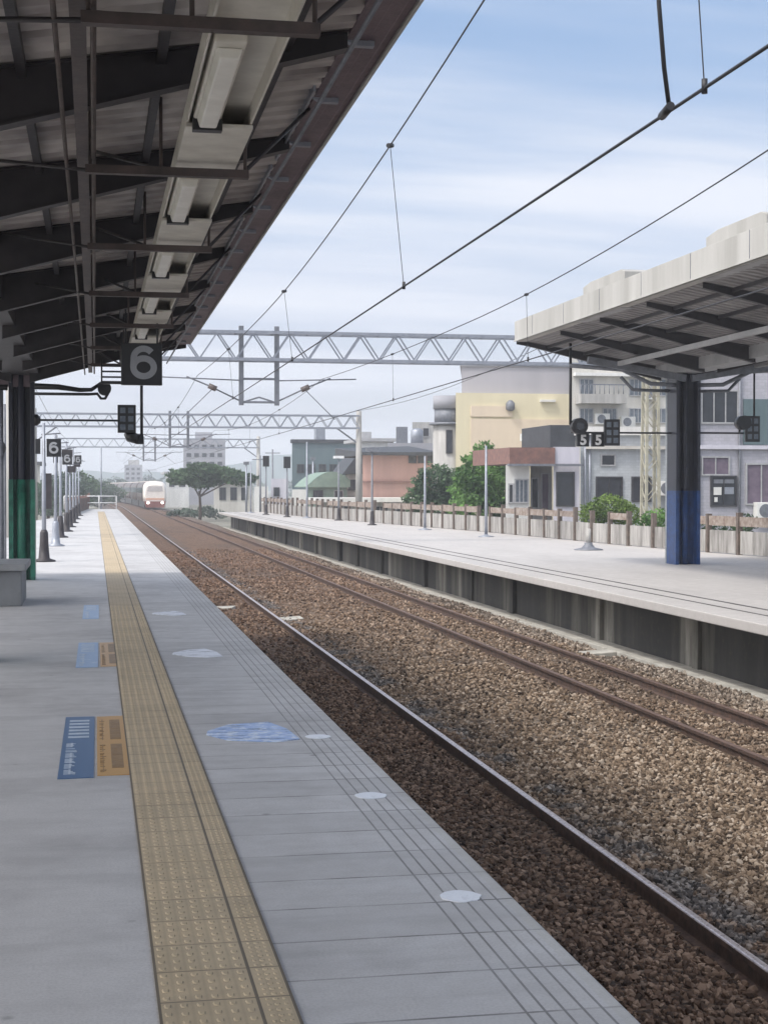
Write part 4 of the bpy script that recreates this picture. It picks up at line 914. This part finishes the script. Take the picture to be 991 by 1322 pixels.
block(hr, 500, 566, 572, 132, 9, M['far_grey']); block(hr, 532, 560, 545, 134, 4, M['concrete'], 'roof_cabin', zb=Z(530, 572, 132)+.003); block(hr, 511, 526, 551, 134, 3, M['galv_dark'], 'stair_cabin', zb=Z(530, 572, 132)+.003)
MB().lathe([(.55, 0), (.55, 1.1), (.3, 1.3)], (X(541, 132), 133, Z(541, 572, 132)), 14).build('water_tank', M['galv'], hr)
wpx(hr, 546, 553, 553, 563, 133.98, mull=0)
hq = house('house', 'low pale house with a light roof just right of the concrete mast', 490, 135)
block(hq, 466, 508, 570, 135, 8, M['white']); MB().box(X(463, 135), X(510, 135), 134.5, 143.5, Z(490, 570, 135), Z(490, 566, 135)).build('roof', M['roof_grey'], hq); MB().box(X(470, 135), X(482, 135), 136, 139, Z(476, 566, 135), Z(476, 557, 135)).build('roof_box', M['roof_grey'], hq)
ht = house('warehouse', 'long teal grey warehouse left of the concrete mast', 415, 152)
x0, x1, zt = block(ht, 377, 464, 572, 152, 20, M['teal']); MB().box(x0-.05, x1+.2, 151.8, 153, zt, zt+.35).build('roof_edge', M['roof_dark'], ht)
MB().box(X(409, 152), X(421, 152), 152.6, 154, zt+.002, Z(415, 553, 152)).build('roof_tower', M['galv'], ht)
for a in (384, 398, 412, 426): wpx(ht, a, a+8, 600, 610, 152, mull=1, frame='dark_frame')
hg = house('shed', 'small shed with a curved weathered green roof before the teal warehouse', 425, 124)
x0, x1, _ = block(hg, 398, 448, 628, 124, 7, M['greenish'])
arc = [(x0-.2+(x1-x0+.4)*i/12, Z(420, 628, 124)+1.9*math.sin(math.pi*(.12+.66*i/12))-.7) for i in range(13)]
MB().prism(arc+[(x1+.2, Z(420, 629, 124)), (x0-.2, Z(420, 629, 124))], 'y', 123.6, 131.4).build('roof', M['greenish'], hg); wpx(hg, 432, 442, 634, 645, 124); wpx(hg, 405, 416, 634, 648, 124, frame='dark_frame')
hs = house('house', 'dark gabled shed leaning against the concrete mast', 455, 126)
x0, x1, _ = block(hs, 446, 470, 610, 126, 6, M['offwhite']); MB().prism([(x0-.3, Z(455, 612, 126)), (x1+.5, Z(455, 612, 126)), (x1+.5, Z(455, 578, 126)), (x1-.2, Z(455, 578, 126))], 'y', 125.6, 132.3).build('roof', M['roof_dark'], hs)
wpx(hs, 450, 458, 620, 632, 126, frame='dark_frame')
hf = house('tower_block', 'hazy grey tower block far beyond the dark tree', 265, 270)
block(hf, 237, 291, 566, 270, 18, M['far_grey']); block(hf, 252, 274, 558, 275, 8, M['far_grey'], 'lift_house', zb=Z(263, 566, 270)+.01)
for r in range(5):
    for c in range(5): wpx(hf, 241+c*10, 247+c*10, 574+r*11, 579+r*11, 270, mull=0, frame='far_grey')
h2 = house('tower_block', 'brownish far block rising behind the train', 175, 460); block(h2, 161, 184, 600, 460, 20, M['far_grey']); block(h2, 166, 180, 594, 463, 8, M['concrete'], 'lift_house', zb=Z(172, 600, 460)+.01)
for r in range(4):
    for c in range(3): wpx(h2, 163+c*7, 167+c*7, 604+r*6, 607+r*6, 460, mull=0, frame='far_grey')
h3 = house('house', 'white low house between the train and the dark tree', 228, 235); block(h3, 214, 244, 612, 235, 12, M['white']); MB().box(X(212, 235), X(246, 235), 234.4, 247.4, Z(228, 612, 235), Z(228, 609, 235)).build('roof', M['roof_grey'], h3); wpx(h3, 219, 225, 620, 628, 235, frame='dark_frame'); wpx(h3, 232, 239, 620, 628, 235, frame='dark_frame')
h4 = house('track_hut', 'pale flat roofed track hut under the dark tree', 300, 165); block(h4, 276, 326, 622, 165, 8, M['offwhite']); MB().box(X(274, 165), X(328, 165), 164.4, 173.4, Z(300, 622, 165), Z(300, 618, 165)).build('roof', M['concrete'], h4)
for a in (284, 298, 312): wpx(h4, a, a+7, 630, 645, 165, frame='dark_frame')
h5 = house('equipment_cabin', 'row of white equipment cabins beyond the tip of the far platform', 360, 140); 
for a, b_, t_ in ((328, 346, 628), (350, 372, 618), (377, 396, 632)): block(h5, a, b_, t_, 140+(a % 3), 4, M['white'] if a != 350 else M['bay'], 'cabin'); 
wpx(h5, 354, 360, 630, 640, 140+(350 % 3), frame='dark_frame', mull=0)
h6 = house('shelter', 'low brown shelter with a pale roof on the far left of the near platform', 4, 75); block(h6, -60, 9, 625, 75, 6, M['concrete'], zb=GZ); MB().box(X(-64, 75), X(13, 75), 74.4, 81.5, Z(0, 625, 75), Z(0, 621, 75)).build('roof', M['galv_dark'], h6)
wpx(h6, -40, -10, 632, 650, 75, frame='dark_frame')
h7 = house('house', 'grey house behind the left posts, next to the leafy trees', 40, 170); block(h7, -20, 52, 600, 170, 10, M['offwhite']); MB().box(X(-24, 170), X(56, 170), 169.3, 181, Z(20, 600, 170), Z(20, 596, 170)).build('roof', M['roof_dark'], h7); wpx(h7, 10, 20, 612, 625, 170, frame='dark_frame'); wpx(h7, 30, 40, 612, 625, 170, frame='dark_frame')

# ------------------------------------------------------------------ trees and bushes
def leaf_mesh(blobs, n, size, m, shell=.55):
    tot = sum(b[3]*b[4]*b[5] for b in blobs); P = []
    for (cx, cy, cz, rx, ry, rz) in blobs:
        k = max(60, int(n*rx*ry*rz/tot)); d = RNG.normal(size=(k, 3)); d /= np.linalg.norm(d, axis=1)[:, None]
        lump = 1+.16*np.sin(d[:, 0]*5+cx*3)*np.sin(d[:, 1]*4+cz)*1.0+.13*np.sin(d[:, 2]*9+d[:, 0]*7)
        r = (shell+(1-shell)*RNG.uniform(0, 1, k)**.6)*lump
        P.append(np.array([cx, cy, cz])+d*r[:, None]*np.array([rx, ry, rz]))
    P = np.concatenate(P); k = len(P); u = RNG.normal(size=(k, 3)); u /= np.linalg.norm(u, axis=1)[:, None]; w = RNG.normal(size=(k, 3)); v = np.cross(u, w); v /= np.linalg.norm(v, axis=1)[:, None]
    s = size*RNG.uniform(.6, 1.3, (k, 1)); V = np.stack([P-u*s, P-v*s*.45, P+u*s, P+v*s*.45], 1).reshape(-1, 3)
    me = bpy.data.meshes.new('crown'); me.from_pydata(V.tolist(), [], [(4*i, 4*i+1, 4*i+2, 4*i+3) for i in range(k)])
    clump = np.clip(.5+.28*np.sin(P[:, 0]*2.1/size*.12+P[:, 2]*1.7/size*.12)+RNG.normal(0, .2, k), 0, 1)
    a = me.attributes.new('rnd', 'FLOAT', 'FACE'); a.data.foreach_set('value', clump.astype(np.float32)); me.materials.append(m); return me
def tree(name, label, loc, th, blobs, n, size, m, cat='tree', group=None, tr=.16):
    o = thing(name, label, cat, loc, group); me = leaf_mesh(blobs, n, size, m)
    c = bpy.data.objects.new('crown' if cat == 'tree' else 'foliage', me); COL.objects.link(c); c.parent = o
    b = MB(); x, y, z = loc; b.path([(x, y, z-.1), (x+.05, y, z+th*.5), (x-.04, y, z+th)], [tr, tr*.8, tr*.6], 10)
    for (cx, cy, cz, rx, ry, rz) in blobs[:6]: b.path([(x-.02, y, z+th*.8), (x+cx*.5, y+cy*.5, z+th+(cz-th)*.45), (x+cx*.9, y+cy*.9, z+cz)], [tr*.5, tr*.32, tr*.12], 7)
    b.build('trunk' if cat == 'tree' else 'stems', M['trunk'], o); return o
tree('round_tree', 'round bright green tree left of the small white house', (X(621, 72), 72, GZ), 1.8, [(.1, 0, 3.7, 1.35, 1.2, 1.2), (-.5, .2, 2.9, 1.05, 1, 1.0), (.85, -.1, 2.9, .9, .9, 1.0), (.2, .1, 4.75, .7, .6, .6), (.1, -.6, 2.2, 1.3, .7, .9), (-.9, -.2, 1.9, .8, .6, .7)], 11000, .115, F_mid)
tree('leafy_tree', 'darker spreading tree beside the round green one', (X(566, 80), 80, GZ), 1.5, [(-.1, 0, 3.3, 1.3, 1, 1.05), (.9, .2, 3.0, .95, .9, 1.0), (-1.0, 0, 2.5, .9, .7, .8), (.2, -.4, 2.0, 1.3, .6, .8)], 7000, .115, F_dark)
tree('bush', 'light green bush under the dark windows behind the fence', (X(788, 55.2), 55.2, GZ), 1.2, [(0, 0, 2.35, .85, .6, .55), (.65, 0, 2.15, .65, .5, .45), (-.65, .1, 2.15, .6, .5, .4)], 3000, .075, F_light, 'bush', tr=.05)
tree('bush', 'low weeds and creeper on the fence left of the blue column', (X(850, 47.5), 47.5, GZ), 1.3, [(0, 0, 2.15, .55, .3, .35), (.5, .3, 2.2, .4, .3, .3), (-.4, -.1, 2.0, .4, .3, .3)], 1200, .06, F_mid, 'bush', tr=.04)
tree('bush', 'low weeds on the fence right of the blue column', (X(930, 44.2), 44.2, GZ), 1.3, [(0, 0, 2.0, .6, .25, .3), (.6, -.5, 2.1, .4, .3, .28)], 900, .06, F_dark, 'bush', tr=.04)
tree('umbrella_tree', 'dark flat topped tree right of the train', (X(258, 142), 142, GZ), 2.8, [(-1.3, 0, 4.1, 1.6, 1.5, .75), (.4, 0, 4.5, 1.9, 1.6, .85), (2.3, .3, 4.2, 1.7, 1.4, .8), (4.0, 0, 3.9, 1.2, 1.2, .6), (.2, -.4, 3.5, 1.3, 1.0, .5)], 7000, .20, F_dark)
tree('bush', 'scrubby bush at the foot of the dark flat topped tree', (X(240, 150), 150, GZ), .5, [(0, 0, .6, 1.5, 1, .5), (2, 0, .75, 1.0, 1, .55), (3.3, .4, .5, .8, .8, .4), (-1.2, 0, .4, .8, .8, .35)], 1500, .15, F_far, 'bush', tr=.06)
k = 0
for (px, Y, hgt, w, lab, fm) in ((78, 150, 4.6, 2.6, 'leafy tree behind the left posts, nearest the shelter', F_far), (97, 170, 5.2, 2.9, 'tallest of the leafy trees behind the left posts', F_dark), (113, 200, 4.6, 3.0, 'leafy tree left of the end railing post', F_far), (135, 230, 4.0, 3.3, 'low broad tree behind the end railing', F_dark), (150, 320, 5.2, 4.0, 'far tree left of the train', F_far), (20, 120, 4.4, 2.2, 'leafy tree left of the green column', F_dark), (62, 140, 3.8, 1.8, 'small leafy tree right of the green column', F_dark)):
    tree('leafy_tree', lab, (X(px, Y), Y, GZ), hgt*.4, [(0, 0, hgt*.7, w*.7, w*.6, hgt*.28), (-w*.5, 0, hgt*.55, w*.5, w*.5, hgt*.22), (w*.55, .2, hgt*.55, w*.5, w*.5, hgt*.22), (.1, -.2, hgt*.35, w*.8, w*.5, hgt*.2)], 2600, .18, fm, group='trees behind the near platform')
# forested hill and far tree belt
g = MB(); n = 60; prof = []
for i in range(n+1):
    x = -420+900*i/n; prof.append((x, 14+9*math.sin(i*.17+1.1)+4*math.sin(i*.53)+1.2*math.sin(i*1.9)))
for i in range(n):
    (xa, za), (xb, zb_) = prof[i], prof[i+1]
    g.add([(xa, 1050, -2), (xb, 1050, -2), (xb, 1200, zb_), (xa, 1200, za), (xb, 1500, -2), (xa, 1500, -2)], [(0,1,2,3), (3,2,4,5)], True)
tag(g.build('hill', M['hill']), kind='structure')
blobs = []
for i in range(70):
    x = -160+5.2*i+random.uniform(-2, 2); blobs.append((x, 470+random.uniform(-20, 60), random.uniform(.5, 2.0), random.uniform(3, 5), 4, random.uniform(2, 3.6)))
me = leaf_mesh(blobs, 16000, .55, F_far); me.name = 'tree_belt'; o = bpy.data.objects.new('tree_belt', me); COL.objects.link(o); tag(o, 'far belt of trees along the horizon', 'tree belt', kind='stuff')

# ------------------------------------------------------------------ haze
HAZE = .0011
if HAZE:
    hz = MB().box(-300, 330, -12, 960, -3.2, 30).build('haze', None or bpy.data.materials.new('haze_air')); hm = hz.data.materials[0]; hm.use_nodes = True; N, L = nodes(hm); N.remove(N['Principled BSDF'])
    v = N.new('ShaderNodeVolumePrincipled'); v.inputs['Color'].default_value = (.86, .90, .96, 1); v.inputs['Density'].default_value = HAZE; v.inputs['Anisotropy'].default_value = .2
    L.new(v.outputs[0], N['Material Output'].inputs['Volume']); tag(hz, kind='stuff')

# ------------------------------------------------------------------ light
SUN_EL, SUN_AZ = R(56), R(-122)       # azimuth measured from +Y towards +X; the sun stands high on the left, behind the camera
W = bpy.data.worlds.new('World'); SC.world = W; W.use_nodes = True; N, L = W.node_tree.nodes, W.node_tree.links
bg = N['Background']; bg.inputs['Strength'].default_value = .11
sk = N.new('ShaderNodeTexSky'); sk.sky_type = 'NISHITA'; sk.sun_disc = False; sk.sun_elevation = SUN_EL; sk.sun_rotation = SUN_AZ; sk.dust_density = 2.; sk.air_density = 1.
tc = N.new('ShaderNodeTexCoord'); D = tc.outputs['Generated']
sp = N.new('ShaderNodeSeparateXYZ'); L.new(D, sp.inputs[0])
zz = mth(N, L, 'ADD', mth(N, L, 'MAXIMUM', sp.outputs['Z'], 0.), .12)
cb_ = N.new('ShaderNodeCombineXYZ'); L.new(mth(N, L, 'DIVIDE', sp.outputs['X'], zz), cb_.inputs[0]); L.new(mth(N, L, 'DIVIDE', sp.outputs['Y'], zz), cb_.inputs[1])
cl_ = noise(N, L, cb_.outputs[0], .75, 7, .55, (.32, 1.25, 1)); cl2 = noise(N, L, cb_.outputs[0], .35, 4, .5)
veil = mth(N, L, 'ADD', mth(N, L, 'MULTIPLY', smooth(N, L, cl_, .35, .72), .42), mth(N, L, 'MULTIPLY', smooth(N, L, cl2, .3, .7), .25))
veil = mth(N, L, 'ADD', veil, .34)
low = smooth(N, L, sp.outputs['Z'], .30, .0, 0, .45)
veil = mth(N, L, 'MINIMUM', mth(N, L, 'ADD', veil, low), .96)
cloud = mixc(N, L, smooth(N, L, sp.outputs['Z'], .0, .34), (4.9, 5.1, 5.75), (2.25, 3.5, 5.7))
cloud = mixc(N, L, smooth(N, L, cl_, .40, .62, 0, 1.), cloud, (5.7, 5.95, 6.6))
col = mixc(N, L, veil, sk.outputs[0], cloud)
# thin cloud brightened round the sun and leftward, added to fill canopy shade
dt = N.new('ShaderNodeVectorMath'); dt.operation = 'DOT_PRODUCT'; L.new(D, dt.inputs[0]); dt.inputs[1].default_value = (math.sin(SUN_AZ)*math.cos(SUN_EL), math.cos(SUN_AZ)*math.cos(SUN_EL), math.sin(SUN_EL))
glow = smooth(N, L, dt.outputs['Value'], .45, .98)
left_fill = smooth(N, L, sp.outputs['X'], -.22, -.8)
col = mixc(N, L, 1., col, mixc(N, L, mth(N, L, 'MINIMUM', mth(N, L, 'ADD', mth(N, L, 'MULTIPLY', glow, .55), mth(N, L, 'MULTIPLY', left_fill, .8)), 1.), (0., 0., 0.), (13.4, 12.5, 11.4)), 'ADD')
L.new(col, bg.inputs['Color'])
sl = bpy.data.lights.new('sun', 'SUN'); sl.energy = 1.75; sl.angle = R(9); sl.color = (1, .955, .89)
so = bpy.data.objects.new('sun', sl); COL.objects.link(so)
sd = Vector((math.sin(SUN_AZ)*math.cos(SUN_EL), math.cos(SUN_AZ)*math.cos(SUN_EL), math.sin(SUN_EL)))
so.rotation_euler = sd.to_track_quat('Z', 'Y').to_euler(); so.location = sd*60

# ------------------------------------------------------------------ camera
cd = bpy.data.cameras.new('camera'); cd.sensor_fit = 'VERTICAL'; cd.sensor_height = 24; cd.lens = F/1322*24; cd.clip_end = 4000; cd.clip_start = .05
co = bpy.data.objects.new('camera', cd); COL.objects.link(co); co.location = (0, 0, H); co.rotation_euler = (R(90)-PH, 0, -TH); SC.camera = co
vs = SC.view_settings; vs.view_transform = 'Standard'; vs.look = 'None'; vs.gamma = 1; vs.use_curve_mapping = False; vs.exposure = .5
SC.cycles.use_denoising = True; SC.cycles.max_bounces = 8; SC.cycles.volume_bounces = 1
for o in bpy.data.objects:
    if '_o' in o: del o['_o']
